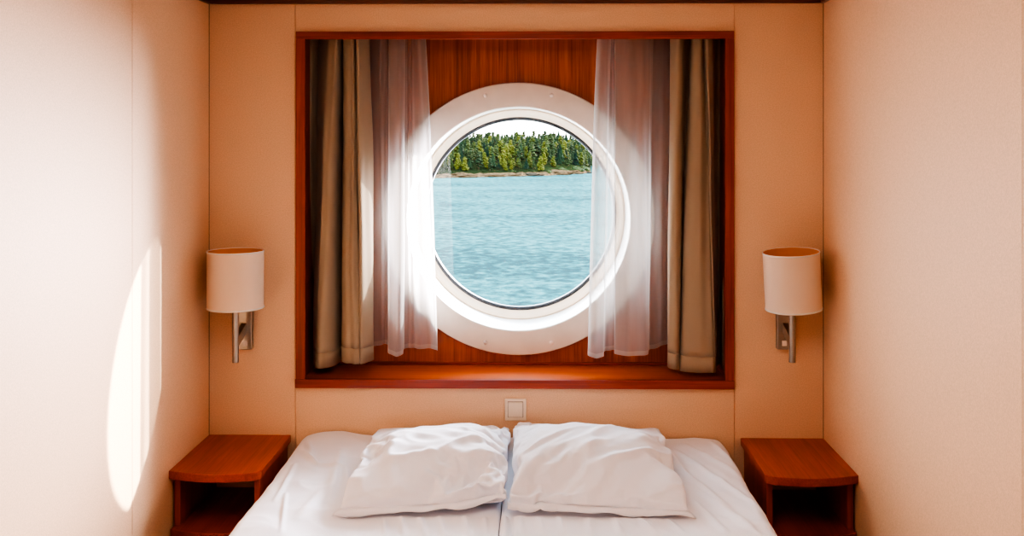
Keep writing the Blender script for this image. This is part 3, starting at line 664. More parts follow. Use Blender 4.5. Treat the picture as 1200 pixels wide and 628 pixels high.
4,4,5,10,-8,-7,-9,-12,-17,1,4,11,5,6,8,-1,-4,-10,7,-2,5,-4,-6,-5,-7,16,-5,0,6,-28,34,-1,-2,1,-3,-3,-3,-6,-3,-2,9,5,3,5,-1,-2,-3,1,0,0,0,0,0,0,0,1,4,-4,5,-2,2,2,-3,5,-2,-3,-5,-8,-16,-2,5,6,-6,7,-26,-8,-3,
-3,5,8,28,17,-22,23,34,-1,0,-4,2,1,-1,-1,0,0,2,0,0,-7,1,1,3,-1,0,0,0,0,0,-1,0,3,-4,2,2,1,0,-3,4,0,2,-2,-2,-2,6,0,-3,-1,-10,-30,13,14,9,8,-2,1,1,-1,-3,-13,33,1,-1,1,-1,-2,1,0,-1,0,-4,-1,-2,4,0,2,-1,1,0,
-1,0,0,0,0,2,-5,1,0,2,3,-4,3,1,1,-2,3,0,-2,1,1,-3,0,-7,3,8,-3,2,-8,8,-1,1,0,-1,0,34,-1,0,0,0,0,-1,0,1,-1,0,0,0,-1,0,-1,1,-1,0,0,-1,0,0,0,-2,2,-1,0,1,-3,4,3,-1,-2,4,-3,2,-1,2,0,-1,-8,0,1,8,-8,-3,9,0,2,0,
0,0,-2,33,1,0,-1,0,0,0,0,-1,0,0,-1,0,0,0,0,0,0,-1,0,0,0,-1,1,0,0,-3,0,2,0,4,-2,1,0,0,0,0,0,-3,1,2,-1,0,2,-11,9,2,0,1,0,0,0,0,-1,34,0,0,0,-1,0,0,-1,0,0,0,0,0,-1,0,0,-1,1,0,0,0,-1,0,0,1,-4,3,-4,2,5,-5,6,
-2,0,-5,6,-3,3,1,-2,-1,2,1,0,0,1,-1,0,-6,6,0,0,-1,-1,33,0,0,0,1,-1,0,0,0,0,0,0,-1,0,0,0,0,-1,0,0,0,-1,0,1,-4,1,1,1,-9,4,7,-1,1,-6,3,3,0,1,-2,2,-1,2,-2,1,1,-4,3,-1,1,-5,-4,9,1,-1,33,1,0,0,-1,0,0,0,0,-1,
0,0,0,0,0,-1,0,0,0,0,0,0,0,-3,3,0,-4,-1,7,0,0,-2,2,-3,3,-10,11,-1,-2,-1,4,-1,1,-3,3,-3,2,-1,2,0,-3,2,0,-1,32,2,-1,1,0,0,-1,0,0,0,0,0,0,0,-1,0,0,0,0,-1,0,0,0,0,-1,-1,4,0,-6,2,-1,-4,-2,10,-9,4,-3,10,-1,0,
-8,6,0,3,-5,4,-11,11,1,-2,-1,1,2,-1,33,0,1,-1,0,0,1,-1,0,0,0,-1,0,0,0,0,0,-1,0,1,-1,0,0,0,-1,2,-2,0,-1,-4,0,5,-3,-4,4,0,3,-4,6,-13,11,-4,5,-6,9,0,-1,-10,6,4,-1,-2,-20,22,33,1,0,0,0,0,-1,1,-1,0,-1,1,0,0,
0,0,-1,0,0,-1,1,0,0,-1,0,0,0,-3,4,-2,-3,-1,8,-1,-1,-3,0,1,-14,9,-1,7,-9,5,-6,11,2,-2,-7,7,-5,-11,17,-10,34,0,0,0,0,0,0,-1,0,0,0,0,0,0,0,0,0,0,-1,1,-1,0,0,0,1,-2,-2,2,-2,1,4,0,-7,-2,0,4,0,-12,11,-2,2,-9,
14,1,-5,-11,15,-1,0,-10,11,0,1,-17,34,-1,0,0,0,0,0,0,0,0,1,-1,0,0,0,0,0,0,0,-1,1,0,-1,0,-1,1,1,-3,1,3,-6,-2,5,0,-3,4,-12,7,0,-2,-6,10,-9,-1,15,0,-10,9,-1,-8,10,-1,-1,1,34,0,0,0,0,0,0,0,-1,0,0,0,0,0,0,0,
0,0,0,0,-1,1,0,0,-1,0,-1,2,-1,-1,0,1,-1,-3,2,-3,0,3,-6,7,-4,-3,-2,1,-6,17,-12,11,-10,9,-3,0,3,0,33,1,0,0,0,0,-1,1,0,0,-1,0,0,0,0,0,0,0,0,0,0,0,0,0,0,0,-1,-1,2,-3,3,0,-5,4,0,-7,6,-6,6,-5,4,-9,4,2,-1,-5,
2,-13,18,5,0,0,1,-2,34,-1,0,-1,1,0,0,0,1,-1,0,0,0,0,0,0,0,0,0,0,0,0,0,0,0,0,0,0,-2,2,-2,-2,4,-2,-1,3,-4,3,-4,3,-4,4,-1,-2,-1,-8,14,-1,1,0,-2,2,0,-1,34,0,-2,1,-2,1,2,0,-1,1,0,0,-1,0,0,0,0,0,0,0,1,-1,0,0,
1,-1,0,0,1,-1,-2,2,-1,1,0,-2,1,-1,2,-2,2,-2,1,2,-1,1,-2,1,-6,2,-4,2,6,0,34,0,-2,1,1,-1,1,-1,1,0,-1,0,0,0,0,0,0,0,0,1,-1,0,1,0,-1,0,0,1,-2,-1,3,-2,1,-1,1,1,0,0,-2,2,-1,0,0,-1,1,-1,2,0,-1,-4,4,0,0,0,34,-1,
0,0,1,0,-1,1,0,0,0,0,0,-1,0,0,0,0,0,0,0,0,0,0,0,1,0,-2,1,0,0,0,0,1,-1,0,0,0,1,-1,0,1,0,0,-1,1,-1,-1,2,-1,0,-1,0,1,33,-3,4,-1,-1,1,1,-1,1,-1,1,-1,1,0,-1,0,0,1,0,-1,0,1,-1,1,0,-1,1,0,-1,1,-1,1,0,-1,1,0,0,
-1,0,0,0,0,0,0,1,0,0,0,-1,-3,-7,10,-1,1,34,-1,1,0,-1,-1,1,1,-1,1,-1,1,-1,0,1,0,0,-1,0,1,0,-1,1,-1,0,1,-1,0,1,-1,1,0,-1,1,-1,0,0,1,0,0,0,-1,0,0,0,0,0,0,-3,-4,5,-13,12,-1,33,1,0,-1,1,-1,-2,2,0,-1,2,0,0,0,
-1,0,0,1,0,-1,1,0,-1,1,0,-1,1,0,0,0,0,-1,1,-1,1,0,-1,0,0,0,0,1,0,0,0,0,-1,-1,-3,4,-2,-3,-1,7,34,-1,0,-1,1,1,0,-1,0,1,-1,1,0,0,0,0,0,-1,1,0,-1,0,1,-1,1,0,-1,1,-1,1,-1,1,-1,1,-1,0,1,0,-1,0,0,0,-1,0,1,0,-1,
0,2,-2,-2,2,-9,10,33,-7,7,0,0,1,0,-1,0,1,0,-2,1,0,0,0,0,1,-1,0,1,0,0,0,-1,1,0,0,0,-1,1,-1,1,-1,1,0,-1,0,1,0,0,-1,1,-1,-2,-3,0,0,4,-1,-1,3,0,1,28,5,0,0,0,0,0,1,-1,0,1,-1,0,0,1,0,0,-1,1,0,-1,1,-1,1,0,-1,
1,-1,1,0,0,0,0,0,0,-1,1,0,-1,0,1,0,-2,1,-2,-1,1,2,0,-3,3,0,1,-1,33,1,-3,0,1,2,-2,0,2,0,-1,1,-1,1,0,0,0,0,-1,1,0,0,0,-1,1,0,0,0,-1,1,-1,1,-1,1,-1,1,0,-1,1,0,-1,-1,1,0,0,0,1,-1,-7,7,0,1,-1,0,33,0,-8,7,2,
-3,3,-1,-1,-1,1,1,1,0,0,0,-1,1,0,0,0,-1,1,0,-1,1,-1,1,0,0,0,-1,1,0,0,0,-1,1,0,0,-1,1,0,-2,0,2,-3,-3,5,-2,2,0,-1,-4,20,13,-1,1,-2,2,1,-1,-1,1,1,0,0,-1,0,0,1,-1,1,-1,1,0,-1,1,0,0,0,-1,1,-1,1,0,0,-1,1,0,0,
0,0,-1,1,0,-1,1,0,-1,0,1,-1,1,-1,0,-3,0,29,4,0,1,0,0,-2,0,1,0,-1,2,-1,1,-1,1,0,0,0,0,-1,1,0,0,0,-1,1,0,0,0,0,0,-1,1,0,-1,1,0,-1,1,0,-1,1,-1,1,0,0,0,0,-1,1,0,-1,-2,33,-6,6,-2,2,-1,1,1,0,0,-1,0,0,0,1,-1,
1,0,-1,1,0,0,0,-1,1,0,0,0,-1,1,-1,1,0,0,-1,1,0,-1,1,-1,0,1,0,0,-1,0,0,0,-2,-1,1,2,0,1,33,1,0,0,-3,2,-2,1,1,1,-1,-1,2,-1,1,0,0,0,0,0,0,-1,1,0,0,0,-1,1,0,0,0,0,0,0,0,0,-1,1,0,0,-1,1,-1,1,-1,0,-3,1,-1,3,0,
1,-4,3,33,0,1,-4,1,-1,3,1,0,-1,1,0,-1,1,0,0,-1,1,0,-1,1,0,0,0,-1,1,0,0,0,-1,1,-1,1,-1,1,-1,1,0,-1,0,1,-2,-4,3,-2,0,4,-1,0,2,0,-2,1,1,33,1,0,-1,-1,2,0,-1,1,0,-1,0,0,1,-1,1,0,0,0,0,0,0,-1,1,0,0,0,-1,1,0,
0,0,0,0,-1,1,0,-1,0,-2,0,0,2,-1,1,0,1,-4,3,-4,0,0,4,0,33,-5,5,-1,1,0,0,1,-3,0,3,0,0,0,0,0,0,-1,1,0,-1,1,0,0,0,-1,1,0,0,0,-1,1,-1,1,0,0,-1,0,-1,1,-2,0,2,-1,0,2,-5,4,0,0,0,0,1,-1,34,-1,0,0,1,-2,0,-1,3,0,
-1,1,0,-1,1,-1,1,0,0,0,0,0,0,-1,1,0,0,0,-1,1,0,0,0,-1,1,-1,0,0,0,0,1,0,0,-1,0,-2,3,0,-1,1,0,0,0,0,33,1,-4,4,0,0,-1,1,-1,1,0,-1,1,0,0,0,0,0,-1,1,0,0,0,0,0,0,-1,1,0,0,0,-1,0,1,-1,0,0,0,0,1,0,0,-1,-1,2,0,
0,-2,1,1,-1,-1,1,-3,34,0,-2,0,1,1,0,0,0,-1,1,0,0,0,-1,1,-1,1,0,0,0,-1,1,0,-1,1,0,0,0,-1,1,0,0,-1,1,0,0,0,0,0,-1,0,1,0,0,0,-2,1,1,-1,1,-1,1,-2,34,-1,1,0,-2,1,1,-1,1,0,0,0,-1,1,0,0,0,0,0,-1,1,0,0,0,0,0,0,
-1,1,0,-1,1,0,0,-1,1,-1,0,1,-1,1,0,-1,0,0,-1,1,1,-1,1,-2,2,-1,0,34,0,0,-1,1,-1,0,1,-1,0,0,1,0,0,0,-1,1,-1,1,0,0,0,-1,1,0,-1,1,0,0,0,0,-1,1,0,0,-1,0,0,0,1,0,-1,1,-1,0,0,1,0,0,-2,2,0,-1,1,33,1,-1,1,0,-1,
0,0,0,1,0,-1,1,-1,1,0,0,0,-1,1,-1,1,0,-1,1,0,0,0,-1,1,0,0,-1,1,0,-1,1,0,0,0,0,0,0,0,0,0,0,-1,1,0,0,-1,-1,1,34,0,0,-3,1,0,0,2,-1,0,0,1,-1,1,0,0,-1,1,0,0,0,-1,1,0,0,0,0,0,0,-1,1,0,0,-1,0,1,0,0,0,0,-1,1,-2,
2,-1,1,-1,1,-1,1,-1,1,0,0,34,-1,1,-2,-1,1,1,-2,3,-2,0,1,1,0,-1,1,0,-1,1,-1,1,0,0,0,-1,1,-1,1,0,0,0,0,0,0,0,0,0,0,0,-1,1,-1,1,-3,2,0,1,0,-1,0,1,-1,1,0,34,0,-7,5,0,2,-2,1,-2,3,0,-1,0,0,1,-1,1,0,0,0,0,0,-1,
1,0,0,0,-1,1,0,-1,1,0,0,0,0,0,-1,0,1,-1,0,-1,1,-2,2,-2,2,-6,7,-1,1,0,-1,33,-3,3,0,0,-1,2,-1,1,-1,1,0,0,0,-1,1,-1,1,-1,1,-1,1,0,0,0,-1,1,0,-1,1,0,-1,0,0,0,0,0,1,0,0,0,-1,1,-1,0,0,0,-3,2,-5,4,2,0,1,34,0,
0,0,0,-1,0,0,1,0,-1,1,0,-1,1,0,0,0,0,-1,1,-1,1,-1,1,0,-1,1,0,-1,1,0,0,0,0,0,0,0,0,-1,0,1,-1,0,-1,1,0,-4,4,1,-1,0,0,0,34,-1,0,0,1,0,-1,1,-1,1,0,-1,0,1,0,-1,1,-1,1,0,0,0,0,0,-1,1,0,-1,1,0,-1,0,1,0,0,0,0,
0,-1,-1,1,-2,2,-1,0,-5,0,3,3,1,0,0,-1,1,33,-2,3,0,-1,1,0,0,0,-1,1,0,0,-1,0,1,-1,1,-1,1,-1,1,-1,1,0,0,0,0,-1,1,0,0,-1,0,0,1,-1,0,-1,2,-1,0,-2,2,0,1,0,0,0,-1,0,0,0,0,29,5,0,0,0,0,0,-1,1,0,-1,0,0,1,0,-1,1,
-1,1,0,0,0,0,0,0,-1,1,0,0,-1,0,1,0,0,0,-1,1,-1,1,0,-2,1,1,-1,0,0,-1,1,0,1,-1,0,1,0,32,2,-1,1,0,-1,1,0,-1,1,0,0,0,-1,0,1,-1,1,0,-1,1,-1,1,-1,1,0,-1,1,0,0,0,-1,0,1,0,0,0,0,0,-2,2,0,0,-1,0,0,-1,1,1,-4,-2,
-2,-2,9,34,-1,1,-1,1,0,0,0,0,-1,0,0,0,1,0,-1,1,0,-1,1,-1,1,-1,1,-1,1,0,-1,0,0,1,0,0,-1,0,0,0,0,0,1,-1,1,-2,1,1,-4,4,0,-2,-3,1,1,1,2,33,0,1,0,0,0,-1,1,0,0,0,0,0,-1,0,1,0,-1,1,0,0,0,0,0,0,-1,0,0,1,0,-1,0,
1,-1,0,0,0,0,0,0,1,0,0,-1,-5,4,2,0,-6,4,1,0,0,0,34,0,-1,1,-1,1,0,-1,0,0,0,0,0,1,0,-1,0,1,0,-1,1,-1,0,0,0,1,-1,1,-1,0,0,0,-1,2,0,-1,0,0,0,-2,2,-1,0,1,0,-4,-13,14,2,-4,6,0,0,-6,31,3,0,0,0,-1,1,0,0,0,0,0,
0,-1,0,1,0,-1,0,1,-1,0,0,0,0,-1,2,-2,1,0,1,0,-1,0,-1,1,-1,0,-1,1,-5,-10,-4,3,-2,-6,23,-1,-2,5,-7,2,5,-3,32,1,1,-1,1,0,-1,0,0,0,0,0,0,1,0,-1,0,1,-1,-1,1,0,0,-1,-1,1,0,1,0,-2,1,0,1,-4,3,0,0,-1,-1,-2,-2,1,
-3,-12,6,14,-10,6,5,0,0,1,-1,-6,34,-2,2,0,-1,1,0,0,0,0,0,0,0,-1,0,1,0,-1,-1,1,-1,0,1,-3,3,0,-1,1,-4,3,0,0,-1,-2,2,-2,1,-1,-1,-3,-3,-3,-1,13,2,-2,-3,-2,7,0,0,-2,1,0,33,1,-1,1,0,-1,0,0,0,0,0,0,0,1,0,-1,0,
0,0,-2,1,0,-1,2,-5,0,2,1,-1,0,-2,2,-6,8,-2,0,0,-3,-4,-7,5,0,9,-6,4,-3,8,-12,8,-1,5,1,-1,1,34,-1,1,-1,1,0,0,0,0,0,0,-1,0,0,-1,0,-4,2,2,0,-2,1,-1,-3,5,0,0,-2,2,-5,5,-4,0,1,-4,7,-8,-3,-7,12,-8,10,-3,7,-7,
8,-1,-1,-1,3,0,0,-2,2,33,0,1,0,-1,0,0,0,0,0,0,0,0,-1,-1,-2,1,-4,3,0,2,-2,0,1,1,0,-3,-9,6,8,-4,-3,2,-2,7,-9,-10,3,13,-6,9,0,0,-3,4,-7,4,2,-6,5,0,0,-6,7,34,0,-1,1,0,0,0,-1,1,-1,0,1,-2,-2,-1,-1,-2,6,-6,4,
-5,3,-1,5,-3,-2,-7,14,-1,-5,0,-4,8,1,-3,-12,15,0,-3,4,0,-2,2,-6,6,-1,-10,7,1,2,-3,-13,14,-30,33,1,0,-1,0,0,0,1,-2,1,-1,-1,-2,-1,-3,0,6,-1,1,-9,6,-3,6,-3,-1,-6,13,-3,-8,5,-1,5,-8,7,-6,6,-9,11,0,0,-2,3,-2,
1,-9,8,0,-12,8,-2,6,1,-19,12,34,-1,0,0,0,0,0,0,0,-1,-1,-2,-3,0,0,5,0,-1,-4,5,-6,4,-2,1,-5,11,-2,-1,0,-9,3,-3,11,-6,-11,9,9,-6,1,0,5,-1,1,-1,-4,-4,3,4,-14,-4,6,-19,32,-6,33,1,0,0,-1,0,-1,0,-1,0,-1,0,-1,
-3,4,-3,3,-2,4,-1,-2,-1,0,-4,10,-2,-3,2,-2,1,-7,7,2,-11,14,-2,1,-4,-1,3,2,-1,0,1,-1,-1,-2,-4,-1,7,-14,6,3,-2,34,0,-1,-1,1,-1,0,-1,0,-1,0,-1,-1,6,0,-1,-6,-9,7,5,4,-6,-1,8,-2,0,0,-2,3,1,-1,-4,0,4,-1,-4,-1,
3,4,-1,-6,0,0,1,5,-1,-1,2,-2,-28,-9,28,-2,6,33,0,0,1,-2,0,-1,-1,-1,-1,-1,3,4,-5,-9,2,-1,4,-6,1,11,5,0,-3,-5,-7,-9,0,15,5,-1,5,-9,2,1,5,1,0,-1,-5,1,0,0,4,0,-11,-10,-8,-11,23,15,-15,-19,26,34,0,-2,-2,0,-1,
-1,0,0,1,1,-2,1,0,3,-10,1,4,6,1,-5,-1,-4,-3,-11,3,11,1,2,5,6,-1,0,0,0,0,-1,-1,-1,3,0,1,0,-4,-6,3,2,-7,10,-1,-6,6,-10,-29,33,-5,-3,-3,-2,-3,-2,-3,-4,-9,0,13,9,9,8,10,0,0,-7,-8,-8,-8,-12,17,17,4,0,1,-11,
-7,-2,-1,-1,0,-2,0,1,1,-1,-3,-9,3,3,7,-9,-2,28,11,1,-14,-11,-21,2,-13],
[123,1,2,1,1,1,1,1,1,1,1,1,2,1,2,2,0,0,1,1,1,1,1,2,1,1,2,1,2,3,1,2,0,3,3,3,3,3,2,3,1,0,0,-2,7,9,8,9,10,13,14,13,-1,28,1,25,6,5,4,2,1,-2,1,2,6,3,2,1,-1,-1,1,0,0,-1,0,-1,-1,-3,-2,-3,-4,-13,10,7,6,4,3,0,0,
0,-2,-3,-6,0,2,4,-5,0,-4,1,2,0,-1,-4,-2,-3,-9,-62,2,8,7,-1,5,4,4,4,1,1,-4,-3,-4,-6,2,2,3,0,0,1,-1,0,0,0,-1,0,-8,6,-8,3,-3,-2,6,-18,10,6,7,7,8,-1,0,-3,2,-3,0,-4,-3,-2,4,3,-1,-28,-23,25,1,6,2,9,-2,-2,2,3,
1,0,-4,0,1,8,0,-1,-3,0,0,0,1,0,0,0,1,-6,7,-3,-3,-2,0,5,-5,-2,-22,-7,-4,-2,14,11,-19,21,18,10,1,-4,-9,-19,10,-5,-7,-3,8,21,2,4,2,0,4,3,-1,0,1,1,6,1,2,-3,-2,-1,0,0,0,0,0,1,0,0,-3,6,-2,0,-2,-4,7,-5,-3,-1,
3,-7,-1,6,-26,11,17,-32,-8,3,18,-11,5,31,-17,-13,9,-3,3,-11,2,3,2,1,1,2,1,1,0,0,0,1,-1,2,1,1,-1,1,0,1,1,0,0,0,1,0,1,0,-2,3,-5,-8,4,4,-9,7,-4,1,-12,-5,13,16,0,-2,-28,28,3,-13,-23,16,-6,-1,1,-8,1,4,0,2,0,
2,2,0,1,0,0,1,1,0,1,0,1,0,0,0,0,1,1,-1,1,-2,4,2,-3,0,-13,9,-2,-1,1,-1,-1,-1,6,-33,4,0,0,20,17,-10,-4,-5,-1,-3,-2,-2,0,-6,2,2,1,0,2,1,0,2,1,0,0,1,1,1,0,0,1,0,0,0,1,0,0,1,-2,6,-3,4,-3,-9,10,-14,6,-1,9,-14,
9,-5,-2,2,-23,2,16,-6,5,-3,3,1,13,-24,4,0,-2,-5,2,1,1,1,1,1,2,-1,1,1,1,0,1,0,1,1,0,0,0,0,0,2,1,-3,7,-2,-1,-2,12,-4,-12,0,-1,11,-5,-4,-2,-2,6,-4,2,-13,-11,3,4,-12,9,-5,19,11,-38,17,-1,-5,2,1,1,1,0,1,1,2,
0,1,-1,1,1,1,0,1,0,1,0,0,1,0,1,4,-6,2,5,2,-15,-3,4,6,-9,10,-6,14,-19,2,5,3,-10,3,-8,-12,7,20,-24,21,-13,-6,-3,12,-7,-4,3,0,0,1,1,1,0,1,1,0,2,0,-1,1,1,0,1,0,1,1,0,-1,-2,3,2,1,-8,-3,14,-2,0,5,3,-16,14,-3,
2,-20,7,-2,14,-7,-1,-13,-14,17,21,-19,-10,-3,-2,10,-5,-5,2,0,1,0,1,1,0,1,1,1,0,1,1,0,0,1,0,1,1,-1,0,1,2,-1,2,-5,5,0,2,5,1,-7,2,6,-4,-1,-4,6,-13,19,-13,6,-7,9,-20,-5,5,-26,8,6,1,-6,26,-23,-2,4,0,1,1,0,2,
-1,2,1,0,0,0,0,1,0,1,1,0,2,-1,-1,0,1,1,2,-3,8,-8,5,3,1,-15,2,4,6,0,-2,14,-7,1,-9,11,-5,6,-33,8,5,-29,14,16,-38,34,-3,0,1,1,0,0,1,1,3,-3,2,2,0,1,0,-1,1,0,0,1,0,0,0,1,0,-1,3,5,-6,5,-3,-8,1,14,2,0,-6,0,12,
-9,2,-2,7,-22,-7,17,13,-26,5,1,-33,25,1,2,1,1,0,0,1,1,0,1,1,3,-1,0,1,0,0,0,0,0,1,0,0,1,0,0,0,2,-2,-1,7,-1,-7,10,3,-9,1,5,-7,17,-7,-1,2,5,-10,11,0,-31,4,-24,21,-2,27,-24,2,-4,-1,0,1,-1,1,-2,2,1,-2,5,2,0,
0,0,1,0,0,0,0,0,0,0,1,0,0,1,1,2,-3,1,2,2,-3,2,6,-3,4,-1,-3,6,-8,6,3,1,-1,4,-30,26,-27,25,-16,-18,30,-21,0,1,0,1,-1,-2,0,-4,10,-1,1,2,0,1,-1,1,-1,1,0,0,0,0,-1,0,1,0,0,2,1,-4,9,-10,3,10,-9,-1,13,-9,9,-7,
6,-6,11,-4,-2,2,3,-2,5,-13,-11,1,-4,-6,0,0,1,-2,-6,5,-1,1,2,1,3,1,2,0,1,-1,1,0,-1,0,0,0,1,-1,0,0,2,-1,2,3,-9,11,2,-9,6,2,-8,10,-7,8,-5,6,-6,3,2,2,7,-18,1,-11,0,10,-17,1,0,1,-1,-9,2,-2,0,12,-3,-2,3,4,1,
1,0,1,-1,0,0,0,1,-1,-1,1,-1,0,0,2,-3,-2,6,3,-6,6,-4,1,4,-3,3,-4,3,-3,3,-2,-6,-5,0,10,-1,7,-1,5,-3,-23,2,1,-1,10,-6,0,-5,1,-5,7,-4,4,1,3,1,0,0,0,0,0,-1,1,0,-2,1,-1,0,1,-1,6,3,-10,6,-4,2,-3,0,0,0,2,-1,1,
-1,-1,3,1,-1,-6,-2,0,15,-9,-9,-1,-1,1,-3,8,3,-6,-4,0,-1,0,2,1,0,3,2,0,0,0,-1,2,-1,0,0,1,-2,1,-1,-1,5,-3,-1,2,-1,1,-3,1,0,0,1,-1,1,0,0,0,0,0,-3,-3,-4,10,-8,-1,-1,1,-2,1,-5,5,-1,-9,13,-5,-2,2,2,-5,10,-5,
3,1,1,-1,1,-3,3,-1,1,-1,1,-2,1,0,-1,1,-1,2,-2,-1,2,-1,1,0,0,0,0,2,0,-1,-1,-2,-2,-3,8,-9,-7,-4,11,-1,-1,2,-2,1,-6,10,-14,4,7,-8,3,1,2,5,-2,2,0,0,0,0,-3,3,-1,1,-1,1,-1,-1,0,0,0,0,1,1,-1,2,-2,0,1,0,2,-2,1,
-1,0,-2,-2,3,-7,-6,-3,5,-11,15,3,2,-1,-1,3,-3,-4,-6,4,5,-5,9,-7,5,0,4,0,-1,0,1,0,-2,1,0,0,0,0,0,-1,0,0,0,1,0,2,-2,1,1,-1,2,-1,1,-7,-1,4,-6,0,-3,0,-4,6,-4,-2,-1,11,1,0,0,-12,6,3,3,-8,0,9,-2,2,-3,5,-4,5,
0,-1,0,0,0,-1,0,1,-1,0,0,0,0,0,1,0,0,0,0,1,0,0,0,-1,-1,5,1,-17,9,-5,-2,-1,6,-5,-3,14,-24,18,0,10,-9,-7,0,4,2,6,1,-9,1,-5,1,2,10,-5,2,0,-1,1,-1,0,0,0,0,0,-1,1,-1,1,-1,1,1,-1,1,0,0,0,0,0,0,-1,-2,7,-17,-3,
-1,0,7,-1,17,-5,-1,-5,2,1,-12,4,-1,10,-7,1,4,3,-9,10,1,-2,-5,3,0,1,0,-1,0,0,0,-1,1,0,0,-1,1,-1,1,-1,0,1,0,0,0,1,0,0,-4,-2,-8,6,12,4,-2,-4,-12,17,-5,-2,0,-6,3,1,-17,26,-3,-10,9,-2,-5,0,4,-11,5,-2,3,1,2,
-1,0,0,0,-1,0,1,0,-1,1,0,-1,1,0,0,-1,0,1,-1,1,0,-1,-2,-7,-2,12,-11,0,12,-1,1,12,-12,1,-2,1,-9,3,0,19,-13,-11,12,-7,-9,-2,0,0,12,-8,9,-8,4,2,0,0,-1,0,0,0,0,0,0,0,0,0,0,0,1,1,-2,0,0,-1,-2,1,-4,9,-1,-9,14,
0,-11,12,3,-8,4,-5,0,-1,-12,5,-6,10,-15,17,-5,-9,10,3,-1,-6,-1,0,-1,0,-2,3,0,-1,0,0,1,0,0,0,0,-1,1,0,0,0,0,0,1,-2,1,-2,1,-4,6,-2,0,3,-3,0,3,-7,3,4,-3,0,2,1,1,-6,6,6,-1,-2,-5,11,-1,-2,-4,7,-10,8,-8,9,-2,
-7,2,0,0,0,0,1,0,-1,1,0,-1,1,0,0,-1,1,0,1,-2,1,-1,1,-2,-1,4,1,-6,0,-2,3,-1,0,1,0,2,1,1,1,-5,3,13,-11,7,-5,-1,3,-2,3,0,-3,4,-4,-4,3,-2,1,0,0,1,-1,0,1,-1,0,0,0,0,0,1,-2,-2,2,-2,2,0,0,-6,2,0,4,0,-3,0,-2,-1,
-4,-2,2,9,-2,6,1,-2,0,0,13,-5,5,-2,-6,-1,1,4,-6,1,-5,4,-2,1,-1,1,0,0,0,0,-1,0,0,0,1,1,0,-2,-3,4,-6,5,-5,2,1,2,5,-2,-5,-1,-3,-2,-5,4,-2,9,-1,2,9,-5,0,-1,1,13,-1,2,-7,-10,3,3,1,0,3,-9,4,-2,0,0,1,0,0,-1,1,
0,0,-1,0,1,0,0,0,-1,3,-5,4,-7,4,-4,1,11,-10,-4,-10,7,-4,2,11,-7,16,-8,1,-10,13,-1,0,0,0,-5,-6,6,4,7,-7,6,-1,1,-5,3,-5,0,2,-1,1,0,0,1,0,-1,0,0,1,0,0,0,0,2,-2,4,-5,4,-6,4,6,-21,-1,2,18,-16,17,-1,-7,15,-5,
4,0,0,-10,-3,0,6,-6,-11,14,-8,0,4,11,-1,-9,2,-2,-2,3,0,-2,1,-1,1,0,0,-1,1,0,1,-1,0,1,0,0,0,3,-5,5,-4,6,4,-20,17,4,3,-8,1,0,-2,9,-10,-6,7,0,-1,-2,0,0,2,-11,6,3,7,2,0,-6,0,2,-6,3,-1,-1,0,-1,0,1,0,0,0,0,0,
0,0,1,0,-1,0,0,0,-4,7,-3,4,5,-15,15,-5,0,-1,2,3,-1,4,-9,-4,10,-4,0,-2,1,-1,0,0,-14,17,-3,0,0,0,2,-2,-1,1,0,0,0,-1,0,0,0,0,1,-1,0,0,0,1,0,0,1,-1,-1,-3,2,1,5,3,-11,12,-5,-2,1,-2,3,7,-8,-3,-1,11,-4,-4,-4,
-3,9,2,0,0,8,-14,1,2,2,0,1,0,-1,0,1,0,-1,0,0,0,0,1,-1,0,0,0,1,0,0,1,-1,0,-2,1,3,-6,-1,0,9,-7,-2,6,-5,7,-7,5,-3,1,10,-4,-3,-4,-1,-1,3,5,1,-1,-4,8,-10,1,3,2,-2,1,2,0,-1,-1,0,1,-1,-1,1,0,0,0,0,0,0,1,0,-1,
0,-1,1,1,-1,5,-1,-2,-10,3,8,-8,10,-7,6,-3,5,3,-4,-1,-3,-3,-2,3,-1,6,0,-1,0,-4,3,1,-6,3,1,-4,2,4,1,2,-1,-3,0,1,-1,0,1,0,0,0,0,0,1,0,-1,1,1,2,0,-5,1,-6,10,2,-8,7,-4,2,-3,-6,3,-2,3,4,-3,-3,3,0,-2,7,0,0,0,
-2,1,-5,0,2,-3,9,-2,-3,-1,5,-2,-1,0,0,1,-1,-1,1,0,0,1,0,0,0,1,0,1,-2,-1,2,-5,9,-4,0,2,-2,-1,0,-1,3,-6,8,0,-3,-2,0,0,2,-8,11,-1,0,0,12,-3,1,-1,-12,9,-9,-1,0,3,1,-2,0,0,1,-1,1,1,-1,1,0,0,0,0,0,0,0,0,1,-2,
-1,7,-4,0,-2,0,0,0,-2,-6,6,8,-2,-1,-1,-3,1,1,1,1,2,0,0,5,3,3,-4,-5,9,-10,9,-2,-1,-2,-9,1,0,1,-1,1,-1,1,0,0,0,0,1,0,0,0,0,0,1,2,2,-5,0,-1,0,1,0,-4,-3,5,-10,5,5,-1,3,-3,6,1,1,-3,2,0,0,14,-5,-2,-5,6,-6,7,
-5,-1,-2,-5,0,0,1,0,0,0,1,-1,1,0,0,0,0,0,1,-1,0,0,0,1,-1,1,-1,0,1,-1,-1,-1,1,-4,4,-10,6,-5,10,13,-7,0,1,-2,0,1,-6,8,0,2,3,-5,4,-7,1,-2,-2,-1,0,0,1,-1,2,0,-1,1,-1,0,1,0,0,0,0,0,0,-1,0,0,-2,2,1,0,0,0,-2,
0,-2,0,-2,0,0,2,-9,23,5,-3,-5,-2,-1,0,3,0,-1,0,2,0,-1,1,-7,0,-1,0,-1,2,-1,1,-1,1,0,0,1,0,0,0,-1,0,0,0,0,0,0,-2,3,0,-2,2,0,0,-1,-3,0,1,-1,15,-15,10,13,-11,-3,-2,-1,6,-3,1,1,0,0,-1,1,3,-6,-1,-1,0,-1,0,0,
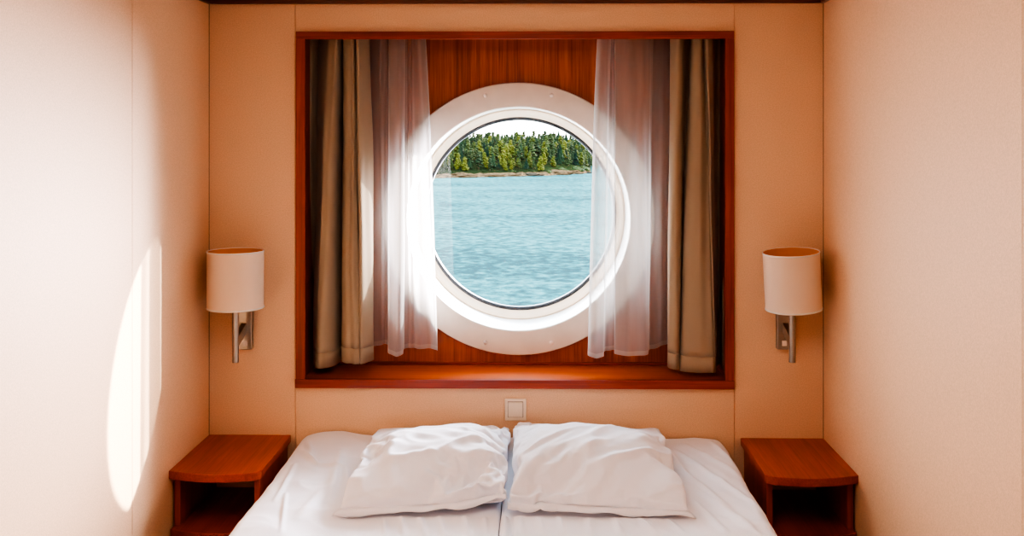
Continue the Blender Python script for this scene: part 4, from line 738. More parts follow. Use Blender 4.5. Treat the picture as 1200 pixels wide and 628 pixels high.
-1,1,0,1,-1,1,-1,1,0,0,0,0,-1,-1,1,0,1,-1,2,0,-2,3,0,-1,-1,-7,3,-4,4,20,-3,9,1,-7,-8,-1,-1,1,3,-4,0,4,-1,-4,2,-1,-2,1,-2,0,-1,0,0,0,0,0,1,-1,0,0,1,0,0,0,0,-1,1,-1,0,0,0,1,0,-1,0,2,-2,1,-7,9,-7,16,4,-10,
-12,7,-2,10,-2,0,3,-1,0,-2,1,-1,0,0,0,-1,0,-1,-1,0,-1,0,-1,0,0,1,0,0,1,0,0,-1,1,0,0,0,-1,1,-1,0,0,0,0,1,2,-1,2,-8,11,-8,14,-5,-3,-7,13,-12,15,-4,-2,1,0,2,-6,1,0,0,0,1,-1,-1,-1,-1,0,-1,0,-1,0,0,1,0,0,1,
-1,1,-1,1,0,0,0,0,0,-1,1,0,-1,0,0,0,0,1,0,6,-2,7,-5,-2,-4,13,-14,12,-16,10,3,5,3,2,1,-13,0,-1,0,2,-2,-1,-1,0,0,0,-1,0,0,0,0,0,0,0,1,-1,1,0,-1,0,0,0,0,1,-2,0,1,0,0,0,-1,-2,0,1,1,2,4,-4,10,-6,2,-18,19,-4,
-8,-4,1,2,17,-2,0,-1,0,-1,1,-1,0,-1,-1,-1,1,-1,0,0,1,0,0,0,0,0,0,0,0,0,-1,0,0,-2,3,0,-1,0,1,-2,0,0,-2,1,0,3,-2,8,-6,-5,-7,25,-9,-5,-6,4,6,5,4,-2,0,-1,0,1,-3,0,-1,0,0,0,-1,1,-1,1,-1,0,1,0,0,0,0,-1,-1,0,
1,0,-3,3,-1,-1,2,-1,-3,4,-1,-2,0,-1,-1,-5,8,-4,1,2,10,-19,-12,23,14,6,-10,0,0,-6,1,-2,0,-1,0,-1,0,-1,-1,0,0,0,1,-1,1,0,-1,0,0,0,-1,-1,0,1,-1,-1,2,-4,3,2,-2,-1,0,1,-2,0,-1,-1,-1,2,-10,-7,-3,1,0,-2,26,-8,
-4,25,11,-2,-15,3,0,-1,0,-1,-1,0,-1,-1,0,0,0,-1,1,1,-1,0,0,0,-1,-3,1,0,0,-2,-4,2,3,1,-2,-5,5,-1,4,-10,6,-1,0,-2,-3,-3,-2,1,-3,-6,2,16,-14,10,25,-8,7,-6,-5,-2,-1,1,-2,0,-1,-1,-1,1,-1,0,0,1,-1,0,-1,1,0,-1,
-5,3,-2,0,0,-6,7,0,-1,2,-9,6,-2,3,-6,-1,2,-2,2,-2,-2,-3,-3,-2,0,14,6,-6,-6,-3,13,2,8,-7,4,0,0,-3,1,-1,-1,0,-1,-1,1,-1,1,-1,1,-2,2,-2,-1,-2,2,-5,2,-1,-1,3,-8,1,1,2,-1,0,-4,4,-8,11,-4,-1,1,-4,-4,-4,2,1,9,
-7,4,-3,15,-18,9,-4,20,5,-8,1,-1,1,-2,-2,0,-1,0,0,-1,0,0,0,-2,2,-3,-3,-7,3,3,2,-6,3,-2,-3,7,0,-1,-3,4,-9,11,-11,1,0,-3,12,-13,-2,-3,7,-4,7,-3,11,-12,16,-3,-4,-1,8,5,1,-4,3,0,-1,-3,0,-1,0,-1,0,-1,1,-1,-1,
1,-4,-3,-3,2,-6,5,-3,6,-4,0,1,3,-3,-3,-9,5,16,-11,-4,2,-2,12,-14,-5,1,13,-8,17,0,12,-22,14,-20,9,12,-20,26,-8,-2,0,9,-1,-1,-2,-1,0,-1,0,-2,2,-2,-1,1,-5,-3,-3,-1,-2,9,-9,6,-7,4,-2,9,-7,-1,-7,21,-1,-14,0,
-3,14,4,-10,-11,16,10,-15,20,-9,15,-5,13,-25,3,-21,10,17,-11,-2,-5,26,19,0,-2,-2,-1,-1,-1,-2,2,-3,0,-1,-3,-4,-2,-3,-1,10,-2,1,-10,5,-4,9,-5,0,-7,20,-8,-10,5,0,6,-11,8,-7,10,-12,16,18,-3,7,-11,-11,19,13,
-8,-5,-34,3,1,13,0,-22,46,-1,-2,-2,-2,0,-3,4,-4,0,-2,-2,-4,-5,0,0,9,-1,-2,-6,8,-9,6,-3,0,-6,21,-7,-2,-1,-10,2,-1,15,-11,-9,7,27,-24,1,1,12,-5,15,1,12,4,-2,-4,-38,-1,0,17,1,22,0,-3,-3,-1,-5,5,-4,-1,-2,-2,
-2,0,0,-4,5,-5,4,-2,6,-3,-2,-2,0,-4,20,-8,-5,2,-3,1,-8,7,6,-14,28,9,-6,13,2,-5,-20,13,2,-10,12,2,2,4,2,-35,-8,38,2,-17,0,-4,-4,-3,4,-5,-2,-1,-2,-1,0,-1,-2,11,-1,-1,-11,-8,6,6,11,-13,-1,18,-7,-2,0,-4,13,
1,-4,-10,0,15,-8,-10,0,5,15,9,12,1,-1,-1,-15,-15,-3,2,-2,42,-1,-3,5,-9,-1,-5,-4,1,-5,-2,-1,-2,-1,-1,-3,5,6,-7,-9,0,0,3,-4,0,12,13,2,-11,-9,-7,-5,1,10,7,-2,16,-20,2,3,19,1,-1,-10,-10,1,0,0,12,8,21,7,2,3,
-44,15,14,3,-45,0,-8,-7,-4,-1,-1,-2,0,-1,0,2,-3,2,-1,3,-10,1,4,7,2,-8,-1,-3,-4,-5,2,7,0,2,7,18,-1,9,-1,-2,-12,-3,-1,-3,9,0,0,2,-11,-8,4,8,-14,31,2,2,-6,-14,41,0,-26,-7,-5,-4,-3,-3,-2,-1,-2,-1,0,2,4,8,12,
0,0,-10,-7,-6,-4,-3,4,11,4,0,1,-9,-3,-2,0,0,-1,-1,2,0,0,0,-1,-2,1,1,3,-3,1,20,39,-6,33,-24,-38,68,-9]),
 'R': ([173,0,33,35,27,33,34,35,34,30,29,28,30,35,34,34,31,30,34,34,35,35,35,35,35,35,35,35,35,35,35,35,35,35,35,35,35,35,35,34,33,34,35,35,35,34,34,35,35,35,35,35,35,35,-7,33,-26,0,7,2,0,0,0,2,-9,6,-8,0,1,0,
4,5,0,1,-6,0,-1,0,-1,0,0,-1,0,0,0,0,0,0,0,0,0,-2,1,0,2,-1,-1,0,0,1,1,0,0,0,0,0,0,-6,9,-17,5,-1,-1,0,0,0,-3,3,14,0,11,-14,-1,-3,1,-1,-4,-3,6,-1,1,0,1,0,0,0,0,0,-1,0,0,0,0,0,-2,2,-1,2,0,2,0,-1,0,-1,0,0,0,
1,-1,0,-1,-5,0,29,-34,1,2,1,1,0,0,-1,-1,1,-12,14,1,2,-1,-3,4,2,-1,0,-3,0,0,0,0,0,0,0,0,-1,0,0,0,0,1,0,0,-1,1,-1,1,1,0,1,-1,0,0,-1,1,-1,-1,-5,1,3,3,-6,-1,0,0,0,-2,0,2,-3,4,0,0,2,-2,5,-6,0,1,1,0,-1,0,0,0,
1,0,-1,0,1,0,-1,0,0,1,0,1,0,-1,0,0,0,0,0,1,-1,0,0,-2,1,0,-5,3,1,4,-7,1,-3,-1,1,0,-2,0,1,3,0,0,0,1,-1,7,-5,-3,0,3,0,-2,1,0,0,0,-1,1,0,0,0,0,0,0,0,-1,0,0,1,0,0,0,0,-1,1,0,-2,2,-1,-1,-5,1,2,5,-4,-5,3,-3,-2,
5,-5,-1,1,4,0,0,0,1,-1,-1,5,-2,-3,0,1,1,-1,0,0,0,2,-1,-1,1,0,0,0,0,0,0,0,0,0,0,0,0,-1,1,0,-2,2,-1,-1,1,-8,2,1,6,-4,-5,-2,4,0,-5,2,-1,0,3,0,0,0,-1,1,1,-2,2,2,-3,-1,1,0,0,0,0,1,1,0,-2,1,0,0,0,0,0,0,0,0,0,
0,-1,1,0,-1,1,-1,-1,0,-1,-8,0,2,9,-4,-6,-2,0,0,2,-2,2,1,0,0,0,-2,2,-1,0,3,0,-1,1,-2,0,0,0,0,0,-1,0,0,1,0,-1,1,0,0,0,0,0,0,-1,0,1,0,-1,0,0,0,0,-1,0,4,1,2,13,-6,-7,-4,0,-1,2,1,0,0,0,0,-2,2,-1,1,0,0,3,-1,
-1,0,-1,0,0,0,0,0,0,2,-1,-1,1,-1,0,0,0,0,0,0,1,0,-1,0,0,0,0,-1,0,0,-1,0,0,2,3,9,-10,-4,-2,3,-4,6,-2,0,0,0,1,-1,-1,0,0,0,0,3,-1,1,-2,0,0,0,1,0,0,-1,0,1,0,0,0,0,0,0,0,-1,0,0,0,0,0,0,-1,0,-1,1,0,-4,1,0,4,
-9,10,-5,-2,-1,6,-5,2,0,0,0,0,-1,1,0,0,0,-1,0,2,-1,1,-1,1,0,-1,0,0,0,1,0,0,0,0,0,-1,0,0,1,0,-1,1,-1,0,-1,0,0,0,-1,0,-6,2,-1,2,-1,8,-7,-3,-1,0,5,-4,0,0,1,1,1,-3,0,0,1,0,0,2,0,-2,1,-1,0,0,0,0,1,0,-1,0,0,
0,0,1,0,-1,0,0,0,0,0,-1,1,0,-1,-1,0,1,13,2,-9,10,-1,-6,7,-4,1,-1,2,-1,0,1,-1,0,0,3,-2,0,-1,0,0,0,1,0,0,0,0,0,1,0,-1,0,1,0,-1,1,-1,0,0,1,-1,0,0,0,0,0,-1,0,-1,1,-2,0,9,9,-12,2,5,-3,6,-7,-1,1,-2,5,-2,-1,0,
0,1,0,2,-3,0,1,-1,0,1,1,-1,1,0,0,-1,0,0,0,0,0,1,-1,0,0,0,0,0,0,0,0,-1,1,-1,-1,1,-2,0,0,7,19,-19,-14,25,-9,-9,7,0,-1,1,0,2,-1,-1,0,0,0,-1,3,-1,-1,1,0,1,-1,1,-1,0,0,0,0,0,0,0,0,0,0,1,-1,0,0,0,0,0,0,0,-1,
1,-1,-1,0,0,-1,6,-11,26,-21,-2,16,-10,2,0,0,-1,0,0,-1,2,0,-1,0,1,0,0,0,0,0,-1,2,0,0,0,0,0,0,0,0,0,0,0,0,0,0,0,0,0,0,0,0,-1,0,-1,-1,0,-2,1,0,5,-8,3,0,-3,-5,11,3,-1,0,0,-1,0,1,-1,1,0,0,0,-1,1,2,-2,0,1,1,
-1,1,0,0,-1,1,0,0,-1,0,0,0,-1,1,0,0,0,0,1,-3,1,-1,1,-1,-1,-1,0,-1,4,-7,1,1,-8,6,7,1,0,-1,0,0,-1,1,0,0,1,-1,0,1,-1,0,1,0,0,1,0,-1,0,0,1,-1,0,0,0,0,0,0,0,0,0,0,0,0,-1,2,-1,-1,-6,2,-2,4,-2,0,4,-3,-2,3,0,0,
4,-1,0,0,-1,0,1,-1,0,0,0,1,0,-1,1,-1,0,0,0,0,1,0,0,0,0,0,0,0,0,0,0,-1,1,0,0,0,0,0,0,-4,-2,1,-3,0,3,-1,-4,4,4,-3,-4,6,3,-2,3,-1,-1,-1,0,0,0,1,-1,0,0,0,0,1,-1,0,1,0,0,0,0,0,0,0,0,0,0,-1,1,0,-1,1,0,0,0,-1,
1,0,-1,2,1,-8,7,-8,-2,2,-2,1,6,-1,-10,13,-7,5,-1,3,-1,-1,1,0,-1,0,1,-2,1,0,0,0,0,1,0,0,0,0,0,0,0,0,0,0,-1,1,0,-1,1,0,0,0,-1,1,0,-1,-1,0,2,1,-1,2,-5,-5,11,-11,6,-1,-3,-6,8,3,2,0,0,-1,-2,0,0,0,0,1,-1,0,0,
0,1,-1,0,0,0,0,0,0,0,0,0,0,1,-1,0,1,0,0,-1,0,1,0,-1,0,0,1,-1,2,0,-2,2,4,-2,-2,-3,-1,1,0,2,0,-3,0,1,2,-2,0,0,0,0,0,0,0,0,0,0,0,0,1,0,0,0,0,0,0,0,0,-1,1,0,0,-1,0,1,0,-1,0,0,0,2,-2,-1,4,-3,0,5,0,-2,5,-10,
0,0,2,1,-1,-1,-1,0,-1,3,-2,1,-1,0,0,0,0,0,0,0,1,0,-1,0,0,0,0,0,0,0,0,1,0,-1,0,1,0,0,-1,1,-1,0,1,-1,2,0,-2,-2,6,1,-3,0,2,-7,-1,1,1,-1,2,0,-2,-1,2,-2,2,-1,0,0,0,0,0,0,0,1,-1,0,0,0,0,0,0,0,0,0,0,0,0,1,0,0,
-1,0,1,-1,1,0,-1,0,1,-3,0,7,1,-4,1,-2,2,-6,-1,3,-1,0,3,0,-3,0,-1,1,-1,0,1,-1,0,0,0,1,0,-1,0,0,0,1,0,0,0,0,0,0,0,0,-1,0,0,0,1,0,-1,1,-1,0,0,1,-2,5,-1,-1,-1,1,0,1,-1,-6,-1,2,1,-1,1,-3,2,0,-1,0,1,-1,0,1,0,
0,0,-1,0,0,0,0,1,-1,0,0,0,0,0,0,0,0,1,0,0,-1,0,0,1,0,0,0,-1,0,1,-1,3,-1,0,0,0,0,0,-6,0,2,0,-1,-5,3,2,-1,1,1,-2,1,-1,0,0,0,0,0,0,0,1,0,-1,0,0,0,0,0,0,0,0,0,0,0,0,1,0,-1,0,-1,0,1,0,0,0,0,0,0,1,0,0,0,1,-10,
0,5,2,-1,-6,3,1,-2,-1,0,-1,0,0,0,0,0,0,0,0,1,-1,0,0,0,0,0,0,1,0,0,0,0,0,0,0,-1,0,1,-1,1,0,-1,1,-1,0,0,0,1,-1,0,0,1,-2,-14,1,0,-6,1,4,-1,0,2,0,-2,2,0,-1,0,0,0,0,0,1,-1,0,0,0,0,1,0,0,-1,0,0,0,0,0,0,0,1,0,
-1,1,-1,1,0,0,0,0,-1,0,0,0,0,0,0,0,-1,1,-8,4,2,2,-1,2,1,-1,-2,1,-2,2,-1,0,0,0,1,-1,0,0,0,1,0,-1,0,0,0,0,0,0,0,0,0,0,0,0,1,-1,1,-1,0,0,0,0,0,0,0,-1,-1,2,-1,1,0,3,-6,3,0,2,-1,-2,-1,1,2,-2,2,-1,1,0,0,0,-1,
0,0,0,1,-1,0,0,0,0,0,1,0,0,0,0,0,0,0,-1,0,1,-1,1,-1,0,0,-1,1,0,-1,2,0,-4,2,1,15,4,-5,2,1,2,-2,-2,-1,2,0,-1,0,1,-1,0,0,0,0,0,0,1,-1,0,0,0,0,1,0,-1,0,0,0,0,0,0,0,1,0,-1,1,-1,1,-1,0,1,-2,-3,1,1,-2,4,-3,2,
10,9,-7,4,2,-7,1,0,-2,-1,0,2,-1,0,1,-1,0,0,0,1,0,-1,0,0,0,1,0,-1,0,0,0,0,0,0,0,0,0,0,0,1,-1,0,0,1,-1,-1,-2,2,-4,2,3,-5,4,-2,7,3,-2,-1,-4,9,0,-1,-2,-2,0,1,0,0,-2,1,1,-1,1,-1,0,0,0,1,0,-1,0,0,0,0,0,0,0,0,
0,0,0,0,0,0,0,1,0,-1,0,0,0,-4,5,-4,-5,6,-3,3,5,-14,16,-6,7,-9,1,2,3,0,0,-1,2,-2,2,-1,0,1,-1,0,0,0,0,0,0,0,0,0,0,0,1,0,0,0,-1,0,0,0,0,0,1,-1,0,0,-2,1,-2,1,1,-7,2,0,4,-2,6,-4,16,-8,-2,3,-5,2,3,-3,0,-2,-1,
1,0,1,-1,0,0,0,0,0,1,-1,0,0,0,0,0,1,-1,0,0,0,1,0,-1,0,0,0,-1,1,0,0,1,-4,5,-3,-1,1,2,-8,1,2,5,-2,3,2,-5,0,5,-5,0,5,0,-2,0,-1,0,0,0,0,0,0,0,1,-1,0,0,0,0,0,1,-1,0,0,0,0,0,0,1,-1,0,0,0,0,1,-3,0,4,-3,0,0,0,
2,-3,-5,3,5,-2,-4,13,-5,2,-3,1,-3,-2,0,5,-3,2,-1,0,0,0,0,0,1,-1,0,0,0,0,0,1,-1,0,0,0,0,0,0,0,0,0,0,0,0,0,-1,4,-3,-4,3,1,-1,0,2,-1,-4,-2,7,-2,-4,3,4,-2,2,1,0,-1,2,-4,3,-3,1,0,0,0,0,1,-1,0,0,0,0,0,1,-1,0,
0,0,0,0,0,0,0,0,0,0,-1,1,0,0,0,5,0,-8,2,0,1,0,8,-3,-11,5,-2,-2,-3,10,-1,3,-1,-1,3,-7,3,-4,2,0,0,0,1,0,-1,0,0,0,0,0,1,-1,0,0,0,0,1,-1,0,0,0,0,0,0,0,0,-1,1,0,0,2,6,-2,-8,4,-3,4,-5,10,-8,-1,3,-9,-1,10,-4,
4,2,-8,7,-6,2,1,0,0,1,-1,0,0,0,0,0,0,1,-1,0,0,0,0,1,-1,1,-1,0,0,0,0,0,0,0,0,-1,1,0,1,2,3,1,0,1,-5,1,2,-8,0,2,-4,-5,-2,6,-5,0,5,-3,4,2,0,0,0,0,0,0,0,0,0,0,0,0,0,0,0,0,0,0,0,0,0,0,0,0,0,0,0,0,0,0,-1,1,1,
0,0,7,0,-3,-3,2,1,-7,0,1,1,-6,-3,-2,5,4,0,-2,2,0,0,0,1,-1,0,0,0,0,0,0,1,-1,0,0,0,0,0,0,0,0,1,-1,0,0,0,0,0,-1,1,0,0,0,1,-1,2,0,0,1,-7,12,-2,-8,0,0,-4,3,-2,-1,2,-4,1,4,1,0,0,0,0,0,0,0,0,0,1,0,-1,0,0,0,0,
0,0,0,0,0,0,0,0,-1,1,-1,1,0,-1,0,1,-1,0,3,0,-1,1,1,2,0,-1,-8,0,0,-3,4,-1,-3,-2,2,2,1,0,0,0,1,-1,0,0,0,0,1,-1,0,0,0,0,0,0,0,0,-1,1,0,0,0,0,0,0,0,0,0,0,0,-1,1,0,0,2,0,0,0,2,-3,2,-7,0,-1,0,-5,1,2,1,1,0,1,
0,1,0,-1,0,0,0,0,1,-2,1,0,0,0,0,0,0,0,0,0,-1,0,1,0,0,0,0,0,-1,1,0,0,0,0,-1,0,1,1,1,1,4,-3,0,-8,0,0,4,-8,1,2,-1,1,1,-1,1,0,0,0,0,0,1,0,-2,1,-1,1,0,0,0,0,0,0,0,0,0,0,-2,2,-1,1,0,0,0,-1,0,0,0,0,1,0,0,1,1,
-1,1,4,-4,-16,0,-11,10,-2,0,1,1,0,0,1,0,0,0,0,0,1,-1,0,1,-1,0,0,0,0,0,0,0,0,0,0,0,0,1,-2,0,1,-1,0,1,0,0,0,0,0,-1,1,0,0,1,-1,5,-1,-2,2,2,-10,2,3,1,0,2,0,0,1,0,0,-1,0,1,-1,0,0,0,1,-1,-1,0,1,0,0,0,0,0,-1,
1,0,0,0,0,-2,1,1,-1,0,1,0,0,-1,1,-1,0,1,0,3,-1,0,-1,6,3,-11,1,4,1,4,-1,0,0,0,0,-1,1,0,-1,0,0,0,0,-1,1,0,0,-1,0,1,0,0,0,0,-1,0,0,-3,1,1,0,0,1,1,-1,0,0,1,0,0,0,0,0,0,1,1,-1,-7,14,-17,-6,8,1,0,2,0,-1,0,0,
-1,0,0,0,0,0,0,-1,1,0,0,0,0,0,-1,0,0,1,0,0,0,-3,2,-1,0,0,0,0,0,1,0,0,0,0,1,0,0,0,1,0,0,1,11,-10,7,1,5,-3,-1,1,-1,3,-1,0,1,-2,0,0,1,-1,-1,1,0,0,-1,0,1,0,0,0,0,-1,1,-1,0,3,0,-2,-1,0,-1,1,0,0,0,1,0,0,-1,1,
0,0,0,0,1,-1,7,-11,9,0,-1,4,1,-3,2,1,-1,0,-1,0,1,0,-1,1,-1,0,0,0,0,0,-1,0,0,1,0,0,0,0,0,-2,2,1,-1,-1,0,-1,0,0,1,-1,1,0,1,-1,0,1,0,1,-1,1,2,14,-18,10,-5,-1,-1,2,1,-2,2,-1,-1,1,-1,0,0,-2,2,0,0,-1,1,0,0,0,
0,-1,0,0,1,-1,-1,2,-1,2,0,0,-2,-1,0,0,0,1,0,0,0,1,0,0,0,0,1,-1,3,11,-8,2,-2,-2,-1,1,0,0,0,-2,1,0,0,0,0,0,0,0,0,1,-2,0,0,0,1,0,0,0,-1,2,0,-2,1,-1,0,-1,1,0,-1,0,0,0,0,1,0,0,0,0,1,0,0,1,1,10,-7,2,0,-1,-3,
0,0,0,0,0,-1,0,0,-1,0,2,0,-2,0,-1,2,1,-1,0,-1,0,0,0,0,0,1,1,-2,0,-1,1,2,-2,0,0,-1,0,0,0,0,1,0,1,0,0,-1,1,3,9,-5,-1,2,-2,2,-6,0,1,0,1,1,-2,1,-1,0,0,-2,2,-1,1,0,-2,1,1,-1,1,0,0,0,0,-1,0,0,0,1,-2,0,3,-2,-1,
0,0,0,0,1,-1,1,0,0,1,1,0,1,9,-5,-1,6,-4,-1,0,-5,0,0,1,-2,3,-1,1,0,-1,-1,0,1,0,-1,1,0,-1,1,-1,0,0,0,-1,2,0,1,-2,1,1,-2,-1,3,-3,0,0,-1,1,0,1,0,0,0,0,1,0,2,9,-7,1,2,-1,0,-2,5,-4,-5,1,1,0,1,0,-2,1,-1,1,0,0,
-1,1,-1,1,0,-1,0,0,-1,1,-1,1,0,1,-1,1,0,0,-3,3,-1,0,0,-1,0,0,1,0,0,1,0,0,2,9,0,-5,-1,6,3,0,-5,-11,4,-2,3,0,-1,1,-1,-2,2,-1,0,-1,2,-1,1,-1,0,0,1,-1,0,0,0,0,0,1,0,-1,-1,1,3,0,-2,-1,0,-1,0,0,0,0,1,0,1,1,1,
11,-4,2,0,1,-2,-3,-13,8,0,1,0,0,-1,-3,3,1,-1,-1,0,2,-1,0,-1,0,0,1,-1,0,1,-1,0,0,0,0,-2,0,1,0,-1,1,4,-2,1,-2,-1,0,-1,2,0,0,0,1,3,-5,34,-15,-26,4,2,10,-3,0,0,1,-1,0,0,3,-4,1,-1,1,-1,-2,1,0,0,0,0,-1,0,1,0,
0,0,0,0,0,-1,0,1,-1,0,0,0,3,0,-1,0,0,-2,-1,1,0,1,1,2,-40,53,-20,14,-14,0,0,17,2,-11,0,1,0,1,-1,1,-3,3,-5,1,1,0,-2,1,0,-1,1,0,0,-1,1,-1,0,1,1,-2,-1,0,1,1,0,0,0,0,2,-1,-4,3,-2,0,2,0,0,3,8,-43,12,9,14,-4,
-5,-2,3,12,-1,-1,-3,1,-3,1,2,-5,5,0,0,0,1,-2,0,1,0,0,-1,1,-2,1,0,-2,0,1,4,1,-4,0,-1,0,0,-6,1,0,3,0,1,1,-1,1,2,2,-33,40,19,-39,0,4,-2,6,2,0,1,0,3,-1,3,2,-1,5,-10,0,1,-3,1,2,0,0,0,-1,1,0,1,-1,-4,2,-1,6,-2,
0,1,-3,1,-1,0,5,-2,-3,0,-1,1,-2,0,1,0,5,12,-13,-4,11,-19,0,6,-1,0,0,0,0,0,-1,-1,-3,1,0,10,0,-1,3,-1,0,-1,-4,-2,0,0,0,1,0,4,0,1,0,1,-1,2,2,-1,-3,0,-3,1,4,0,0,0,1,-1,-1,0,3],
[-2379,-23,16,0,21,-10,-4,0,2,13,-9,-5,-8,2,5,7,16,-17,-10,-8,-2,-3,-3,-2,-1,-2,-1,-1,-1,-1,0,0,-1,1,1,1,2,4,4,5,12,-11,1,-2,-2,-10,-6,-5,-4,-4,-4,-3,-3,-3,27,3,-30,1,-12,14,8,3,1,-6,38,7,-9,-5,-9,-12,
-18,15,11,8,13,-1,-2,-3,-6,2,2,5,0,-4,-4,-2,-1,-3,-1,-2,-2,6,-5,-9,-5,-1,-8,-2,-1,7,5,3,2,3,2,2,2,7,19,11,4,3,-4,0,0,1,2,-6,-27,0,29,-2,3,5,0,0,0,-3,-17,-1,1,3,5,1,3,0,-1,4,-2,-2,0,0,1,3,-9,-13,-1,2,-8,
11,7,9,-3,4,-3,1,0,-1,2,0,2,1,13,4,16,2,0,-1,-3,-1,5,1,0,-1,-5,5,1,0,-2,2,-6,6,0,0,-4,-1,-1,-1,-3,-1,5,0,0,0,-1,-1,1,-3,2,1,1,1,-1,2,-4,-6,5,-1,6,-4,2,2,-1,2,0,1,33,3,-2,-12,4,0,2,1,2,4,0,0,-1,-1,1,1,0,
-1,0,-10,3,5,1,-3,1,-2,-2,-1,-1,5,0,2,-2,-1,-5,-1,4,1,0,0,2,0,1,-1,2,-2,-3,6,-1,0,2,0,0,0,34,0,-1,0,-11,7,3,-2,0,2,3,-1,0,0,0,-1,1,-1,2,-1,-4,-1,4,0,-4,1,0,-3,-1,2,1,0,3,-1,-1,0,2,-1,0,1,-2,-2,2,1,-1,3,
0,0,0,1,-1,0,1,0,34,0,0,0,-4,-8,5,5,-6,5,2,2,-2,0,-1,-3,4,-2,-1,4,-1,-5,0,3,0,-1,0,0,-1,-6,9,-3,1,1,0,0,-1,0,1,-1,3,-2,1,0,0,0,1,-2,3,-1,1,0,0,-1,34,1,-2,1,-1,-3,-7,1,6,-1,1,4,-5,0,-3,6,-5,5,1,-2,2,0,-3,
-2,3,0,-1,-1,1,-1,-4,7,-5,4,-1,1,0,1,-1,0,-1,2,0,1,0,-1,0,2,-1,0,1,0,0,-1,34,0,-2,1,1,-3,-2,-1,-2,2,-8,-4,2,2,6,3,3,-5,2,5,-1,0,0,-2,1,-1,0,1,-3,0,0,1,0,0,1,0,1,0,0,1,-1,1,0,0,0,0,1,-1,0,1,0,0,0,0,34,0,
-3,2,1,-1,-4,1,-2,-1,0,-3,2,0,3,-2,2,1,-1,0,5,-1,-1,1,-3,1,0,-1,1,0,-1,-4,8,-5,2,1,-1,1,0,0,1,0,0,0,0,0,0,1,0,0,0,0,0,0,35,-1,-1,-1,2,-1,0,-7,3,-6,7,1,-6,0,-2,1,5,1,1,-1,-2,5,0,0,-2,0,0,1,-1,0,0,2,-2,1,
1,-2,2,-1,1,0,0,0,0,0,0,1,0,0,0,0,0,0,0,0,34,0,0,0,0,0,-2,-1,-7,5,-5,2,5,-4,-1,2,-1,3,-1,0,0,2,1,-1,1,0,0,-1,1,0,-1,-1,0,4,-2,1,-1,1,0,0,0,0,0,0,1,-1,0,0,1,0,0,1,0,-2,34,0,0,0,-2,2,0,-1,-4,-6,8,-1,-3,4,
-5,-5,5,0,2,1,-1,0,5,0,-1,-1,0,1,0,0,1,-1,-1,1,0,1,0,0,0,0,0,0,1,0,-1,1,0,0,0,0,0,0,0,-2,34,-5,5,0,0,0,-1,0,0,-5,0,-1,1,-1,2,2,-11,9,0,0,0,2,0,1,0,0,0,0,0,0,0,0,0,0,1,0,0,0,1,0,0,0,-1,0,1,0,0,0,0,1,-1,
0,0,0,33,0,1,-1,1,0,0,0,-1,-1,-8,8,1,0,0,-4,4,-13,9,-2,1,0,2,1,1,0,0,0,0,1,0,0,0,-2,2,0,1,0,-1,0,0,0,1,0,0,0,0,0,0,0,1,-1,0,0,26,8,-8,7,1,-2,2,0,0,-1,-2,-6,2,5,-2,2,-1,-1,-8,9,-2,-2,0,6,-1,-1,1,1,0,-1,
1,0,0,1,-1,0,0,1,0,0,0,0,-1,1,-1,0,1,0,0,0,0,1,-1,0,30,1,3,-1,0,0,1,0,0,-1,0,-1,2,-6,2,3,-4,2,-2,-2,2,1,3,-5,3,1,1,-1,1,0,0,0,1,-1,1,0,0,-1,0,0,0,0,1,-1,1,0,0,0,0,0,0,0,0,0,33,0,0,-1,-2,4,0,0,-1,1,-1,0,
-2,0,1,-1,1,1,-1,-6,5,2,-5,5,0,0,-1,1,0,0,0,0,0,1,0,0,0,0,0,0,0,0,-1,0,1,1,-1,1,0,0,-1,0,1,-1,33,1,0,-3,2,1,0,0,1,-1,0,-2,0,1,0,-5,5,-1,0,1,-2,0,0,-2,5,-2,2,-1,0,1,-1,1,0,-1,1,0,0,0,0,0,0,0,0,0,-1,0,1,
-1,0,0,1,0,0,0,34,0,0,0,0,0,1,-1,0,0,0,1,-4,2,-2,1,-3,5,-1,0,-1,0,-1,1,-3,4,-1,2,-1,0,1,-1,0,1,-1,0,1,0,0,-1,0,0,1,0,0,0,0,-1,1,0,0,-2,1,2,34,-1,1,0,0,0,0,0,0,1,0,-1,0,-3,2,0,-1,-2,4,-2,1,-3,3,-2,2,0,0,
0,0,0,0,1,0,0,0,0,-1,0,0,1,0,0,0,0,0,-1,0,1,-1,0,0,-1,1,1,35,-4,3,-1,2,-1,0,1,-1,0,0,0,0,1,-2,0,0,-1,0,1,1,0,-2,2,0,0,0,-1,1,0,0,0,0,0,0,0,0,0,0,0,0,0,0,1,-1,0,0,0,0,0,-1,1,-1,1,34,0,-2,2,0,1,-1,0,0,0,
0,0,0,0,0,0,0,-1,-1,1,1,-1,1,0,-1,1,0,0,0,0,0,0,0,0,0,0,0,0,0,0,0,1,-1,0,1,-1,0,0,0,0,-1,0,1,0,34,0,1,0,-1,-1,1,0,1,-1,0,0,0,0,0,0,-1,1,0,1,-2,1,0,0,1,-1,0,0,0,0,0,0,0,0,0,0,0,0,0,0,1,-1,0,0,0,1,-1,0,0,
-1,0,1,-2,2,34,0,0,0,0,1,-1,0,-1,1,0,0,1,-1,1,-1,1,-1,0,0,1,-1,0,0,0,1,0,0,-1,0,0,0,0,0,0,0,0,0,0,1,-1,0,0,0,-1,1,0,1,-1,-1,1,0,-1,2,35,0,-1,0,1,-1,0,0,1,-1,0,0,0,0,0,0,0,1,-1,0,0,1,-1,0,0,0,0,0,1,0,0,
